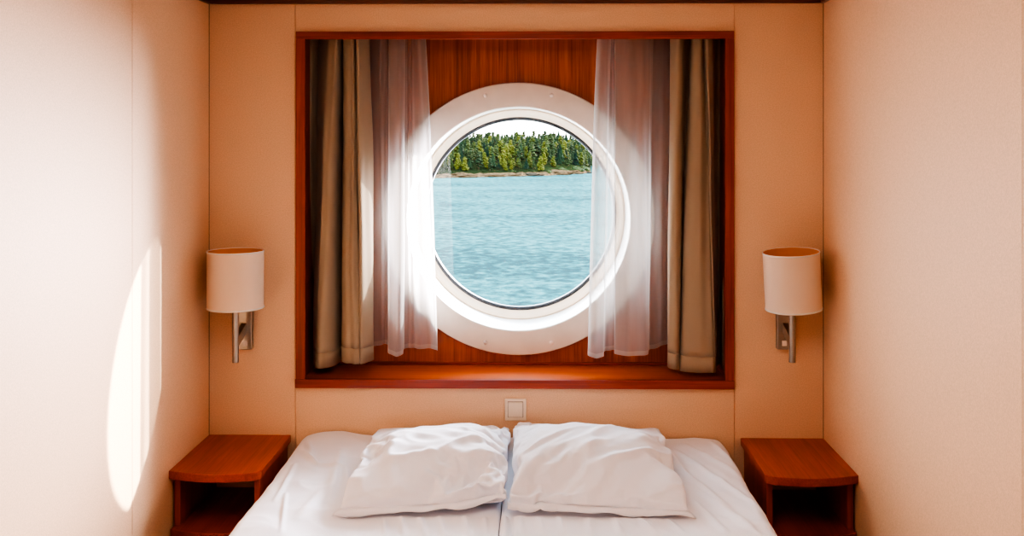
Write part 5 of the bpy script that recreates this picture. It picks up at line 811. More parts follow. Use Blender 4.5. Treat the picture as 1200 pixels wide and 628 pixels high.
0,0,0,0,0,0,0,0,-1,0,0,1,-1,0,0,0,-2,0,1,1,0,0,0,34,0,0,0,-1,1,1,-1,0,1,0,0,-1,0,0,1,-1,0,1,-1,0,0,1,-1,0,0,0,0,0,0,0,0,0,0,0,0,0,0,0,0,0,0,0,0,1,-2,1,0,0,0,-1,1,0,0,34,0,1,-1,1,-1,0,0,0,0,0,0,0,1,-1,0,
0,0,0,0,0,0,0,1,-1,0,0,0,0,0,0,0,0,0,0,0,0,0,0,0,0,1,-1,0,0,1,-2,1,0,0,0,0,0,-1,34,0,0,0,-1,1,0,1,-1,0,0,0,1,-1,0,0,1,-1,0,1,-1,0,0,0,1,0,0,-1,0,0,0,0,0,0,0,0,0,0,0,0,1,-1,0,1,-1,0,1,-1,1,0,0,-1,0,0,34,
0,-1,1,0,0,0,0,1,0,-1,1,-1,0,1,-1,0,1,-1,0,1,0,-1,0,0,0,0,1,0,0,-1,0,0,0,0,0,0,0,0,0,0,0,0,0,0,0,0,1,-1,0,0,0,0,-4,35,-1,0,0,1,-1,0,0,0,0,1,-1,0,0,0,0,0,0,0,0,0,0,1,-1,0,0,0,0,0,0,1,0,0,-1,0,0,0,1,0,0,
-1,0,0,0,1,-1,0,0,0,0,0,0,0,1,34,-1,1,0,0,1,0,-1,0,0,0,0,0,1,-1,1,-1,0,1,-1,0,0,0,1,0,-1,0,0,0,0,0,0,0,1,0,0,0,-1,0,0,0,0,1,-1,0,1,-1,0,0,0,0,0,0,0,34,0,0,0,0,0,-1,1,0,0,0,0,0,0,0,0,1,-1,0,1,0,-1,0,0,0,
1,0,0,-1,0,0,0,0,0,0,0,0,0,0,0,0,1,-1,0,0,0,1,-1,0,0,0,1,0,-5,34,1,0,-1,0,0,1,-1,0,0,0,0,1,-1,0,0,0,1,-1,0,0,1,-1,0,0,0,0,0,1,0,-1,0,0,0,0,0,0,0,0,0,0,0,0,1,-1,0,-1,2,0,-1,1,-1,0,0,33,1,-1,0,1,0,0,0,0,
0,0,1,-1,0,1,-1,0,0,0,0,0,0,1,-1,0,0,0,0,0,0,1,0,0,-1,0,0,0,0,0,1,0,-1,0,0,0,0,1,-2,1,1,-2,1,0,0,34,0,0,0,0,0,0,1,-1,0,1,-1,0,0,0,1,-1,0,1,0,-1,0,0,1,0,0,-1,0,0,0,0,0,0,1,0,0,0,0,0,-1,0,0,0,0,1,-1,-1,1,
0,-2,2,0,0,0,31,3,0,0,-1,0,0,1,1,0,-1,0,0,1,-1,0,0,0,0,0,1,-1,0,0,0,0,1,0,-1,0,0,0,0,0,0,0,0,0,0,0,0,0,1,-1,0,0,0,0,-2,1,0,1,0,0,34,-3,3,0,0,0,1,-1,0,0,0,0,0,0,0,0,1,0,-1,0,0,1,0,-1,0,0,0,0,1,0,0,-1,0,
0,0,0,0,0,0,0,0,1,-1,0,0,0,1,-1,0,0,-1,0,1,0,33,2,-1,0,0,0,-1,0,1,0,0,0,0,0,0,0,0,0,1,-1,0,0,0,1,0,-1,0,0,0,0,0,1,0,0,0,0,0,0,0,0,0,-1,0,0,0,1,-1,1,0,0,-1,-1,1,0,34,-2,1,1,0,1,0,0,-2,0,1,0,0,0,1,0,-1,0,
0,1,0,-1,0,0,0,1,0,-1,0,0,0,0,0,0,0,0,0,0,0,0,0,0,0,1,-1,0,0,0,0,0,1,-2,0,2,34,-1,1,1,0,-1,0,0,1,-1,0,0,0,0,0,0,1,-1,0,0,0,1,-1,0,0,0,0,1,0,-1,0,0,0,0,0,0,0,0,0,0,0,0,0,-1,0,1,1,-1,0,0,-2,2,-1,1,34,0,-2,
2,0,-1,1,0,-1,2,-1,0,1,-1,0,0,0,1,0,-1,0,0,1,0,-1,0,0,0,0,1,0,0,0,-1,0,0,0,0,0,0,0,0,0,0,0,-2,0,2,0,0,0,0,-3,3,34,0,-3,-1,4,0,0,0,-1,1,-1,1,0,1,0,-1,0,0,0,1,-1,0,0,0,1,0,-1,0,0,0,0,0,0,1,0,0,0,0,0,0,0,
0,0,0,-1,0,-1,0,0,-1,2,0,-1,1,35,-1,0,-2,-2,4,-3,0,3,-2,2,0,0,0,0,1,0,-1,0,0,1,-1,0,0,0,0,1,0,0,-1,0,0,0,0,0,0,0,0,0,0,0,0,0,0,1,-1,0,-2,0,1,1,0,-1,1,34,0,1,-2,-1,-3,4,1,0,0,0,0,0,0,0,0,0,1,-1,0,0,1,0,
-1,0,0,0,0,0,1,0,0,-1,0,0,0,0,0,0,0,0,0,0,0,0,1,0,-1,0,0,0,-3,2,2,34,0,-1,2,-2,1,0,-1,0,1,0,1,0,0,-1,0,0,0,1,-1,0,0,0,1,0,-1,0,0,0,0,0,0,1,0,0,0,0,0,0,0,0,-1,0,0,0,0,0,0,0,0,0,0,0,-1,34,0,0,0,1,-2,-1,2,
0,0,1,-1,0,0,1,-1,0,0,0,1,-1,0,0,0,0,0,1,-1,0,0,0,0,0,0,0,0,0,0,0,0,0,1,0,0,-1,0,0,1,-1,0,0,0,0,0,34,1,-1,-1,0,1,1,-1,0,1,-1,0,0,0,0,1,-1,0,0,-1,2,0,0,-1,0,1,-1,0,-1,1,0,0,0,0,0,0,0,0,0,0,0,0,0,0,1,-1,
0,0,1,-1,-1,1,0,0,34,0,0,-1,1,0,0,0,0,0,0,0,0,0,0,0,1,-1,-1,2,-1,0,0,0,0,-1,1,0,1,-2,1,0,-1,1,0,0,0,0,0,0,0,0,0,0,0,1,-1,0,0,1,-1,-1,1,-3,34,-4,4,0,-1,1,0,0,1,-1,0,0,0,0,-1,0,0,1,0,0,0,0,0,0,0,0,-1,1,-1,
1,-2,1,0,-2,3,1,0,0,0,0,0,0,-1,0,0,0,1,-1,0,0,-1,1,0,0,35,-3,2,0,0,1,-1,1,-1,0,0,-1,-3,2,1,0,-1,1,1,-3,2,0,0,1,0,0,0,0,0,-1,1,-1,1,-1,-4,3,1,1,0,0,0,0,1,0,-1,0,0,1,-1,0,1,-1,0,0,33,0,0,1,1,-2,1,0,0,0,-1,
-4,3,-3,1,1,1,-2,-2,5,-1,1,0,0,0,1,-1,0,1,0,-2,0,0,-4,5,-1,1,0,1,0,0,0,0,0,1,0,-1,0,1,-1,0,1,-1,-1,32,2,-3,3,0,1,-1,-1,1,-1,-1,-1,0,0,-2,1,-1,-2,6,-2,1,0,0,0,1,-1,1,0,0,0,2,-1,-5,2,0,0,1,1,0,1,0,0,0,0,
0,0,1,-1,0,1,-1,0,1,-3,33,1,0,0,0,0,0,0,-1,-3,2,1,-5,2,1,-1,-3,6,-3,1,-1,2,0,1,-1,1,0,0,0,1,-3,-1,4,0,-8,2,2,2,1,0,1,0,0,0,0,0,0,1,-1,0,0,0,0,0,32,2,1,-1,0,0,0,0,-1,0,-1,-1,0,-2,1,-3,4,2,0,-3,1,1,0,0,1,
0,-1,1,-1,0,1,0,-3,3,1,-9,3,2,1,2,0,1,0,0,0,0,0,0,1,-1,1,-1,0,0,31,3,-2,2,1,-1,0,0,-3,3,-3,-1,1,-1,-2,2,4,-2,0,0,0,0,0,0,0,0,1,-1,1,-1,0,-1,2,-2,2,1,-11,5,2,1,1,1,1,0,0,0,0,0,0,0,0,1,-1,0,32,2,-1,1,0,0,
0,-1,0,-1,-2,2,-1,0,0,2,0,-1,0,0,-2,1,1,1,-1,0,0,-1,1,0,1,0,-2,2,-1,-1,-1,-3,1,1,2,1,1,1,0,0,0,0,0,1,-1,0,1,-1,32,3,-2,0,0,2,-2,-1,1,-1,0,-1,1,-1,3,0,-3,-5,4,0,3,-2,-1,2,0,0,-1,2,-3,2,0,1,0,-2,1,-2,2,-9,
3,3,-2,3,1,1,2,0,0,0,0,0,1,-1,0,1,33,1,0,-1,1,-1,-7,3,2,1,1,0,-2,2,1,-2,-5,7,-5,4,-1,-4,4,-1,1,-1,1,-1,1,-3,2,1,1,-1,-1,2,-4,2,-7,3,2,1,1,1,0,2,0,1,-1,0,0,1,-1,0,33,1,0,-4,3,0,0,-9,-3,7,4,-2,3,0,0,-2,1,
1,2,-2,-3,4,-1,-3,1,0,1,-1,-2,2,-2,2,1,1,-3,1,2,-5,2,-6,6,-1,1,1,1,1,1,0,1,-1,0,0,0,0,33,1,0,-1,0,0,0,1,0,-11,6,2,2,0,-1,-4,5,0,0,-1,0,1,-3,2,0,0,-3,2,1,-4,2,1,1,0,1,-2,1,1,-8,4,-3,1,-2,4,1,1,2,1,0,1,-1,
0,1,-1,31,2,-6,7,-3,-9,6,6,-3,3,-7,8,0,0,-3,-1,3,-1,-3,0,4,-1,1,-3,0,-1,0,0,0,-1,1,0,1,0,1,1,-1,-3,2,-8,-3,5,4,-2,2,-2,2,4,0,1,1,-1,0,0,31,1,1,-14,10,4,1,-4,4,0,0,-4,-1,3,-4,5,-3,3,-1,1,-2,-1,3,1,-3,-2,
3,-2,-2,5,-4,1,1,0,1,-3,-1,2,2,3,-2,-11,3,-3,5,4,1,-1,3,-1,1,1,-1,1,33,-17,-3,19,-16,11,8,0,-1,1,0,0,-1,-2,3,-1,-2,0,3,-2,2,0,-4,-3,0,5,-4,-2,6,-1,1,-6,3,2,-1,0,0,1,3,-1,-1,0,-8,-1,0,2,-3,6,2,3,0,0,0,0,
-3,25,-8,18,2,0,0,-1,-2,4,0,-1,2,-2,1,1,-3,-5,6,1,-2,0,-4,1,2,-3,1,2,0,-2,1,0,0,-1,2,-1,0,5,-1,0,1,0,0,-1,-10,0,7,-5,4,1,1,1,1,-1,32,-52,53,-9,7,-18,11,-1,12,-3,1,3,-1,1,-1,0,2,-1,-1,1,0,-2,1,-3,-1,1,2,
1,-4,3,-4,4,-5,-3,6,0,4,-3,-11,1,-8,-1,-1,15,7,0,-2,0,-3,0,2,2,0,0,4,38,-34,13,-9,12,2,10,-3,2,2,0,1,1,-1,-1,-1,-1,-22,1,2,11,7,4,0,0,0,-1,0,-1,1,-4,-7,5,2,5,-2,-3,2,-12,7,-6,2,-9,3,6,1,0,1,1,0,1,4,0,29,
-18,-17,2,34,9,-11,-2,-3,-1,-1,-2,-2,-6,-7,16,10,6,16,-2,-3,-12,-7,-5,-9,-14,13,8,6,5,5,5,8,1,-8,0,1,0,3,3,-6,-5,-2,5,-1,-6,-3,0,-2,-1,1,0,0,4],
[213,-27,-4,0,1,-8,-5,-7,-7,-9,17,23,-12,-4,-5,-5,-7,0,-2,-2,-1,-1,-1,-1,-2,-1,-1,-1,-1,-1,-1,-1,-1,-1,-2,-2,-2,-3,-3,-3,-5,1,-1,0,-1,1,-1,0,-1,0,-1,0,-1,-1,-20,25,37,2,1,4,-1,2,0,2,-25,-30,35,7,9,6,4,
-3,-4,-6,-15,2,3,3,7,-2,-3,-6,0,6,4,2,3,1,1,1,0,-4,2,3,1,0,2,-1,0,-2,-2,-3,-3,-4,-3,-5,-6,-25,-26,40,0,-14,-15,-1,0,0,23,13,16,1,-29,-31,4,15,6,5,-13,23,18,1,-1,-2,-5,-1,-2,0,0,-5,4,2,-1,1,-1,-3,9,6,0,
-1,2,-3,-5,-7,2,-5,3,-2,0,1,-3,-2,-6,-9,33,-37,-4,7,9,4,7,2,-29,2,4,8,-22,26,-12,-3,-7,14,20,-26,3,6,12,2,2,2,3,0,-5,-1,1,-1,3,0,-1,4,-2,0,-3,-1,1,-4,6,5,-4,0,-7,5,-1,-5,-1,-4,-2,-6,5,-6,3,25,-4,0,-3,-1,
-3,-14,-7,11,3,2,1,-18,14,-18,19,17,-2,-9,-2,6,0,2,2,2,1,-5,-2,-2,2,3,4,1,-4,-1,1,-1,-2,-1,-1,1,-3,4,2,-9,0,1,-4,0,-3,-5,5,-5,3,8,16,-8,-4,4,-1,-5,-6,-1,4,0,-3,5,-3,3,-15,13,9,2,-8,0,6,0,0,4,2,-4,-2,1,
-6,3,1,0,-2,2,0,-3,2,5,-4,-2,2,-6,0,1,0,-5,3,-3,-1,-4,3,-3,2,4,11,9,-5,-7,9,-7,-6,-5,6,-2,4,6,-10,7,1,-12,6,10,-1,-4,0,2,1,0,0,8,-12,5,-2,-2,1,0,1,-1,-1,2,-4,1,-1,-1,-2,1,-2,4,-7,4,-3,-1,-2,-3,2,-2,2,2,
6,9,7,-1,-8,2,-2,-12,13,1,4,-11,10,-10,-3,6,-5,-1,10,2,-5,0,1,1,1,0,5,-12,9,-7,3,-1,0,-1,1,0,1,-3,-2,-1,0,1,2,-7,4,-3,-1,-2,-1,-1,-1,3,-1,1,5,8,4,0,3,-2,8,2,0,-1,-6,-4,-5,8,-3,-12,1,1,-2,7,-1,2,1,0,2,0,
2,-2,0,0,-2,-1,-1,0,-1,0,-1,-1,0,0,0,0,-4,2,-1,-1,-2,0,-1,-2,-2,6,-5,2,4,4,9,-1,4,1,0,3,-2,0,-5,3,-3,-1,2,-1,-11,1,4,-1,6,-2,-1,1,0,2,0,6,-14,10,-4,-2,1,-2,0,-1,0,-1,0,-1,0,-2,1,0,-2,-1,0,-1,-1,0,-2,6,
-1,-2,2,5,4,11,-6,8,-9,0,8,-1,3,-1,-6,-2,-1,1,2,-9,2,-2,4,1,0,-1,0,0,1,-4,3,-2,-1,3,-2,0,-2,0,-1,0,0,0,-1,0,-1,-1,-1,0,-1,-1,0,-1,-2,6,-1,2,-2,4,4,3,11,-7,7,-3,-8,8,1,-2,1,-5,0,1,1,-4,-4,3,0,0,-1,1,0,-1,
0,3,2,-10,6,-2,-1,-1,0,-1,0,0,-1,0,0,-1,0,-1,-1,-1,-1,-1,1,0,-2,8,-3,1,-4,4,4,2,8,8,-11,2,4,-6,8,4,-5,0,-1,-2,1,0,-10,0,3,0,1,-1,0,0,-1,3,-2,-1,-1,-1,-1,0,0,0,-1,0,0,0,-1,0,-1,0,-1,-2,0,-1,0,-1,-4,21,-13,
0,4,-4,4,1,2,9,0,1,0,0,-3,-2,12,-8,-1,1,-1,-3,0,-3,0,1,-1,0,-1,0,-1,-1,4,-1,-3,-2,1,-1,0,-1,1,0,0,-1,0,0,0,-2,0,-1,-2,0,-1,0,-6,13,-2,-1,1,-5,6,1,1,4,12,-12,-4,1,0,10,-7,15,-9,3,-1,-1,-4,0,-2,0,0,-1,-1,
-2,2,0,-2,5,-4,0,-2,-1,0,1,0,-1,0,1,0,-1,-1,-1,-1,-1,-1,-2,0,1,-11,11,18,-17,2,7,-5,2,1,1,6,8,-2,-9,6,-6,2,3,9,-11,3,5,-1,-11,2,0,0,-2,0,0,-3,1,0,-1,-2,1,-1,1,0,0,0,0,1,-1,0,0,-2,0,-1,-2,-1,0,-1,1,10,-15,
9,4,-5,3,-2,0,0,4,1,3,-3,12,-6,-6,10,-3,4,1,-3,-3,-5,9,-6,0,-2,0,-1,0,0,-1,-1,-2,1,-1,0,0,1,0,0,1,-1,1,-1,-2,0,0,-5,2,-3,1,-1,1,7,-3,0,3,2,-3,-4,2,2,-2,4,4,1,0,1,0,-2,-2,3,9,-6,-6,10,-11,0,2,0,-1,0,-1,
1,-2,-1,0,0,-1,0,1,-1,0,1,0,1,0,-4,-2,0,1,0,-3,-1,0,-1,2,5,-1,0,6,-3,-4,-1,0,2,1,-1,6,3,-1,-2,9,-11,3,-1,2,1,2,0,4,-11,2,-4,3,0,0,-2,0,0,0,-2,1,0,0,0,1,-1,1,0,-1,2,-1,-2,-11,3,-2,6,-2,-1,2,2,2,-1,0,1,-4,
1,-1,2,2,0,-2,13,-5,3,0,5,-11,2,0,4,1,0,-3,6,-6,0,-5,2,0,0,-1,0,-2,1,-1,1,-1,1,0,1,-1,0,0,-8,-3,1,-2,1,3,-3,-5,7,3,1,4,-1,-2,0,-5,2,4,0,0,2,0,-3,11,-3,1,3,3,-10,4,-2,7,-7,6,-4,-4,2,-1,0,-1,0,0,-2,0,0,0,
0,1,0,0,-1,0,-1,-2,4,1,-12,8,-10,-1,2,-1,2,5,2,8,-8,3,-2,0,-3,1,2,1,-1,1,0,-2,7,0,1,3,-1,-3,-2,-2,8,-5,-3,1,-1,4,-4,1,0,-1,0,0,0,1,-1,0,0,0,0,0,-1,-4,1,2,2,-1,1,-6,-5,13,-13,7,2,1,5,-4,-3,-3,-2,0,4,3,2,
-1,1,-3,0,4,-1,2,7,-5,-4,3,-3,0,1,-2,1,-1,1,0,-1,0,0,0,0,0,1,0,0,-1,0,0,-1,0,1,-1,2,-2,0,1,5,-3,-1,-5,1,1,-1,-1,-1,6,0,0,-5,3,0,1,-1,2,-3,0,3,-1,-2,1,5,-3,-1,-1,0,0,1,0,0,-1,0,0,0,2,0,-1,0,0,0,0,-1,-1,
-2,5,-4,-1,6,-3,-1,6,1,-3,4,-9,2,0,-1,-3,2,1,3,-2,3,-4,2,0,1,-1,1,-2,0,1,0,-1,0,1,-1,1,-1,0,0,1,-1,1,0,0,1,-1,1,1,-1,0,-1,0,-1,-2,3,-3,7,-2,-3,-2,6,2,-3,0,2,-5,2,-1,0,2,-3,0,2,2,-3,2,-1,1,0,0,0,0,-1,0,
1,0,-1,0,1,-1,1,1,-1,-1,1,0,0,0,0,1,-1,0,1,-1,0,0,0,1,-2,1,0,-2,-2,10,0,-4,0,-2,2,-4,1,0,0,0,-4,0,3,1,2,-2,1,0,0,1,0,0,0,-1,0,0,0,0,0,0,0,0,1,0,0,-1,1,0,1,-1,0,0,0,0,0,0,-1,0,0,1,-4,8,0,-2,0,0,-1,2,-1,
-2,2,-1,-1,1,0,2,-2,1,-1,0,-1,2,1,0,0,0,0,0,-1,0,0,-1,0,1,0,-1,0,1,0,0,0,1,0,0,1,0,-1,1,0,-1,1,-2,0,0,1,-1,4,-2,0,0,1,-1,0,-2,1,-1,0,1,6,-4,-2,0,0,-1,2,0,0,0,0,1,-1,0,0,0,0,0,0,-1,0,0,0,0,0,1,0,1,-1,1,
0,0,0,-1,1,-3,-1,4,-2,-1,3,-1,0,1,0,0,0,1,0,-2,1,-3,-1,0,4,-3,-1,2,2,-1,2,-1,1,1,0,0,0,0,-1,0,-1,0,0,0,0,0,0,0,1,0,1,-1,1,0,-1,0,1,0,-2,3,0,-4,4,0,-2,0,0,0,1,0,0,-1,-1,1,1,1,4,-1,-3,2,-1,-2,0,4,-4,-1,3,
0,0,-1,0,0,0,0,0,0,-1,0,0,0,1,0,0,0,0,0,1,-1,1,0,0,0,0,-1,2,1,-2,0,-1,0,0,1,-1,1,-2,1,-1,0,1,5,-2,-1,-2,1,-3,-2,0,4,-1,5,-4,1,0,-2,1,0,1,-1,1,0,0,0,0,0,-1,0,1,1,0,0,-1,1,-1,1,0,0,0,1,-2,1,-1,0,0,-2,1,0,
-2,-1,4,0,0,-1,1,3,-2,-1,-1,2,3,1,-1,-3,3,-3,1,-3,0,3,-2,0,1,0,0,-1,1,-1,0,1,0,0,0,0,0,-1,1,0,0,0,1,0,0,0,1,-2,1,-1,-3,4,-2,-1,3,0,-5,2,1,0,0,2,-2,0,-3,2,3,2,-3,-2,3,0,-2,3,1,-2,1,-2,0,1,-1,1,-1,1,0,-1,
1,0,0,0,0,0,-1,0,1,0,-1,2,0,-1,0,1,-3,-1,4,-4,-5,3,2,-3,5,-4,3,0,-2,2,-5,-1,7,-2,1,2,3,1,-4,-1,1,-2,2,0,-1,2,-1,-1,1,-1,1,0,-1,1,-1,1,-1,0,0,1,0,0,0,-1,1,-1,1,1,-1,0,1,0,-3,-5,5,-7,5,3,-6,5,-2,3,1,-1,2,
4,-10,0,1,4,1,0,-3,3,-3,6,-5,0,3,-1,-1,0,0,1,-1,0,0,0,0,0,0,0,0,0,0,0,0,0,0,0,1,0,1,-1,1,-2,-1,1,-6,9,-8,-5,9,-5,3,1,7,-7,5,-8,11,0,-2,-5,1,0,3,-6,8,-7,4,0,-2,-1,0,1,-1,-1,1,-1,1,-1,1,0,0,0,0,0,1,-1,0,
0,-1,0,0,1,1,-1,0,-3,1,-2,2,-1,-6,2,-1,6,-2,3,5,-13,5,2,-2,5,-5,-2,3,2,3,4,-5,3,-3,0,0,-1,1,-1,0,0,-1,0,0,1,0,-1,1,1,-1,1,-1,0,-1,0,0,0,-1,1,2,-1,0,1,-5,5,-3,0,-1,4,-10,2,2,4,4,-5,-1,5,-1,-4,8,-1,-8,0,
3,-3,7,-1,-1,0,-2,1,-1,0,0,0,-1,1,0,0,0,1,0,0,1,-1,0,0,0,0,-1,0,0,-1,-1,6,-7,0,6,-3,-1,0,0,2,-2,-7,4,4,4,5,-14,4,-2,3,-1,4,4,-1,-10,9,-7,3,0,-1,0,0,0,0,0,-1,0,0,0,1,1,0,0,0,0,0,0,0,0,-1,1,-2,0,-1,1,-1,
8,-5,-6,5,0,-1,1,1,-1,-5,-1,7,4,3,-4,-3,2,-3,-1,1,1,-3,10,-10,8,-3,-1,-1,0,0,0,-1,-1,0,0,0,2,0,0,1,0,0,0,0,-1,0,0,0,0,0,-1,0,-1,0,1,8,1,-11,3,-2,2,1,7,-2,-14,8,4,3,4,-14,1,-3,1,0,-3,10,-7,11,-5,-2,-1,0,
0,0,-1,0,0,0,1,0,1,1,0,-1,0,0,0,0,1,0,-1,1,-3,2,0,-1,-1,0,1,2,3,5,-1,-9,3,-5,6,-3,11,-10,3,-2,10,3,-14,4,-6,-1,9,-8,10,-5,-3,-1,0,0,0,0,0,0,0,0,-1,2,0,1,0,0,0,-1,0,0,-1,1,0,-1,2,-3,2,-1,0,-1,0,2,1,3,3,
1,0,2,-6,0,4,-6,4,-2,2,7,4,-10,7,-1,-4,3,-6,-3,-2,-1,1,0,0,0,0,-1,0,0,1,1,1,-1,0,0,0,1,-1,0,0,-1,1,-1,1,0,-2,2,-2,1,-1,0,2,1,0,9,0,-3,-4,2,1,-4,2,0,0,4,5,4,-6,-7,-1,3,-3,-2,-1,0,0,1,0,-1,0,1,-2,1,1,2,-1,
0,-1,-2,3,-1,1,0,0,0,-2,2,-2,2,-1,0,0,-1,0,0,2,0,2,0,1,0,-4,11,-4,-4,3,0,2,-2,2,2,-4,7,-1,-7,-3,-1,0,0,0,-1,1,0,0,-2,5,-2,2,-1,-1,-3,3,-1,1,0,0,1,0,-1,1,-2,2,-2,1,-1,1,-1,0,0,0,4,2,-2,0,1,1,1,0,-2,2,1,
1,-3,1,4,4,-4,-3,-2,-2,-1,0,0,0,0,-1,1,-2,5,-5,4,1,-3,-1,-1,1,4,-9,4,2,1,1,1,-1,0,-2,1,0,0,-1,0,0,0,0,1,2,0,2,0,2,-4,3,-1,3,0,1,4,-1,-2,-2,-1,-1,-3,2,-2,-1,0,0,0,0,-2,4,-6,4,4,-3,0,-4,5,-3,-1,0,-1,1,2,
2,-1,2,-1,0,0,-1,0,1,0,-1,0,0,1,1,2,0,1,3,-3,1,-1,3,0,-2,5,-1,-2,0,-1,-1,0,-4,1,-1,0,-1,1,-1,2,-7,7,3,-4,0,-2,3,-5,2,0,1,-5,2,2,-6,7,1,3,-1,0,0,0,-1,0,1,0,-1,0,1,1,1,1,0,4,-5,3,2,8,-6,1,-1,-1,-1,-1,-2,
0,-1,-1,-1,-2,-1,-3,4,-1,2,3,-2,-1,-2,2,0,0,-1,0,1,2,-7,1,4,-11,8,4,2,-1,1,0,0,0,0,0,1,0,0,1,1,-2,7,-1,-4,1,4,5,-4,-1,0,-2,-2,-1,0,-7,3,-6,-5,3,2,2,-5,4,5,-10,6,-1,3,-2,1,3,-4,1,3,-5,5,-5,2,2,-13,9,4,2,
1,0,1,0,0,0,0,1,-1,1,0,4,-2,1,-1,-1,4,2,0,-2,-2,-8,1,1,0,1,-7,-8,4,-4,2,2,2,-4,-5,14,-5,3,-2,3,-1,0,2,-3,2,2,-6,0,0,-8,13,-5,2,3,1,2,1,0,0,1,0,0,1,0,1,0,0,1,0,2,3,1,6,-7,-2,0,-7,-2,3,-4,-3,-3,0,1,-4,1,
-2,-2,14,-9,2,3,1,-1,1,0,-1,3,-1,0,5,-2,-11,3,-1,0,2,3,3,1,1,2,0,0,1,0,1,0,0,1,0,0,1,-1,3,0,-1,-6,3,2,-1,2,-9,-9,3,3,-10,3,2,-2,-3,12,-9,4,-3,2,1,1,1,1,1,-2,1,4,-8,-2,8,2,-16,2,4,3,2,3,2,1,2,0,1,0,1,0,
1,-1,1,0,0,0,3,-1,0,0,-3,-4,8,-6,-8,0,-2,-1,-1,-4,2,-4,7,3,2,-8,3,1,0,0,2,-1,0,3,-2,0,2,-1,-6,7,2,-16,2,5,2,2,3,2,2,1,0,2,0,1,-1,1,1,0,0,0,3,0,-11,7,-1,5,-6,-6,-6,9,-8,-2,2,-2,-4,4,9,-4,-1,-2,2,0,-1,2,
-1,0,0,0,0,0,-2,-1,6,-6,6,2,-18,4,4,3,2,3,1,3,1,0,1,0,1,1,0,0,0,1,3,-3,-9,2,4,2,-5,-3,-1,-3,-5,4,0,-1,1,3,1,-4,1,3,-8,3,4,1,-4,2,1,-3,1,0,4,0,-6,4,-1,-3,-2,-4,2,2,2,3,2,2,2,1,0,2,0,1,1,0,1,0,4,-4,-8,0,
2,4,-7,-2,3,-4,1,-3,0,0,9,2,-11,-8,6,-2,10,-7,-3,4,3,-3,-1,3,-4,2,2,1,1,-5,1,-4,7,-14,2,3,-1,5,3,2,4,1,1,0,2,0,1,0,2,1,3,-4,-6,-2,2,-2,-14,3,4,2,3,0,-3,3,2,-5,-8,15,-12,12,-7,-5,8,-4,1,-1,2,-1,2,-6,4,1,
1,-1,-1,4,-9,5,-11,4,2,1,3,3,1,3,2,1,0,1,2,2,-1,1,3,-5,-1,-10,4,0,1,-16,-3,7,6,-3,5,2,0,-5,2,3,5,-6,-7,10,-5,-4,3,-1,1,0,-5,5,-6,6,2,2,-8,5,3,-11,5,-8,8,-2,0,2,3,3,3,1,1,1,1,1,1,1,4,-8,1,-6,0,1,-3,17,-11,
-20,8,2,7,-2,-3,-7,9,0,0,-4,3,1,-6,5,-2,2,-7,2,3,-7,5,0,1,2,3,-6,4,2,-14,6,-5,2,-2,4,2,2,6,3,1,1,0,2,0,3,5,-3,18,-26,-6,-12,40,-19,-12,8,-16,20,2,2,-14,-2,7,-3,-6,-1,9,-3,5,-9,1,-3,1,0,0,-1,1,0,2,-1,4,
1,-5,-3,4,-11,-2,4,5,-2,1,-2,2,11,2,1,1,2,1,2,6,-5,4,23,-43,8,5,-12,7,1,2,-13,-3,7,-8,9,-5,4,-2,5,-4,-2,5,2,-7,-3,6,-5,-3,9,-9,2,3,1,-1,-3,-1,3,3,8,-5,-17,3,-3,6,6,1,0,7,1,2,0,3,3,-2,18,-44,28,30,-8,-25,
-2,0,0,3,0,6,-19,17,-12,-5,0,12,-9,6,1,-10,-6,-1,9,-7,-2,10,-4,3,-9,4,2,1,-2,0,1,8,1,-7,2,-13,-1,0,2,-2,6,5,7,1,2,2,3,-1,-27,59,-48,20,-8,-1,15,4,-17,2,11,-7,8,-12,3,-15,-7,11,2,-4,0,-9,3,5,-7,1,2,1,-4,
2,-1,0,0,3,-2,0,20,-4,-7,6,1,2,-4,-22,2,11,-9,5,2,6,3,2,5,1,7,-11,25,-41,-14,8,-1,24,18,-2,-12,-12,4,-7,2,4,11,-16,6,-4,-5,5,-7,-3,3,3,4,-10,9,-9,8,-9,-5,7,2,14,-12,-14,0,-4,0,-1,12,18,-2,-8,1,-6,1,2,7,
3,6,13,-18,-17,-5,-5,6,2,16,-10,5,3,2,9,-5,10,5,1,-28,-20,0,1,8,8,12,1,0,-1,-5,2,-7,5,-9,-8,7,3,11,-6,-5,3,-14,6,-6,2,-6,2,5,0,1,1,2,3,2,10,9,-12,-24,-3,-2,7,7,-15,-4,-2,-3,-1,-1,-1,-3,-1,4,5,5,16,-4,-4,
-12,-4,-2,-2,-2,1,3,2,3,3,6,11,2,-11,2,0,0,4,6,-9,-4,-1,7,-1,-6,-1,1,1,2,2,4,7,26])}
import numpy as np
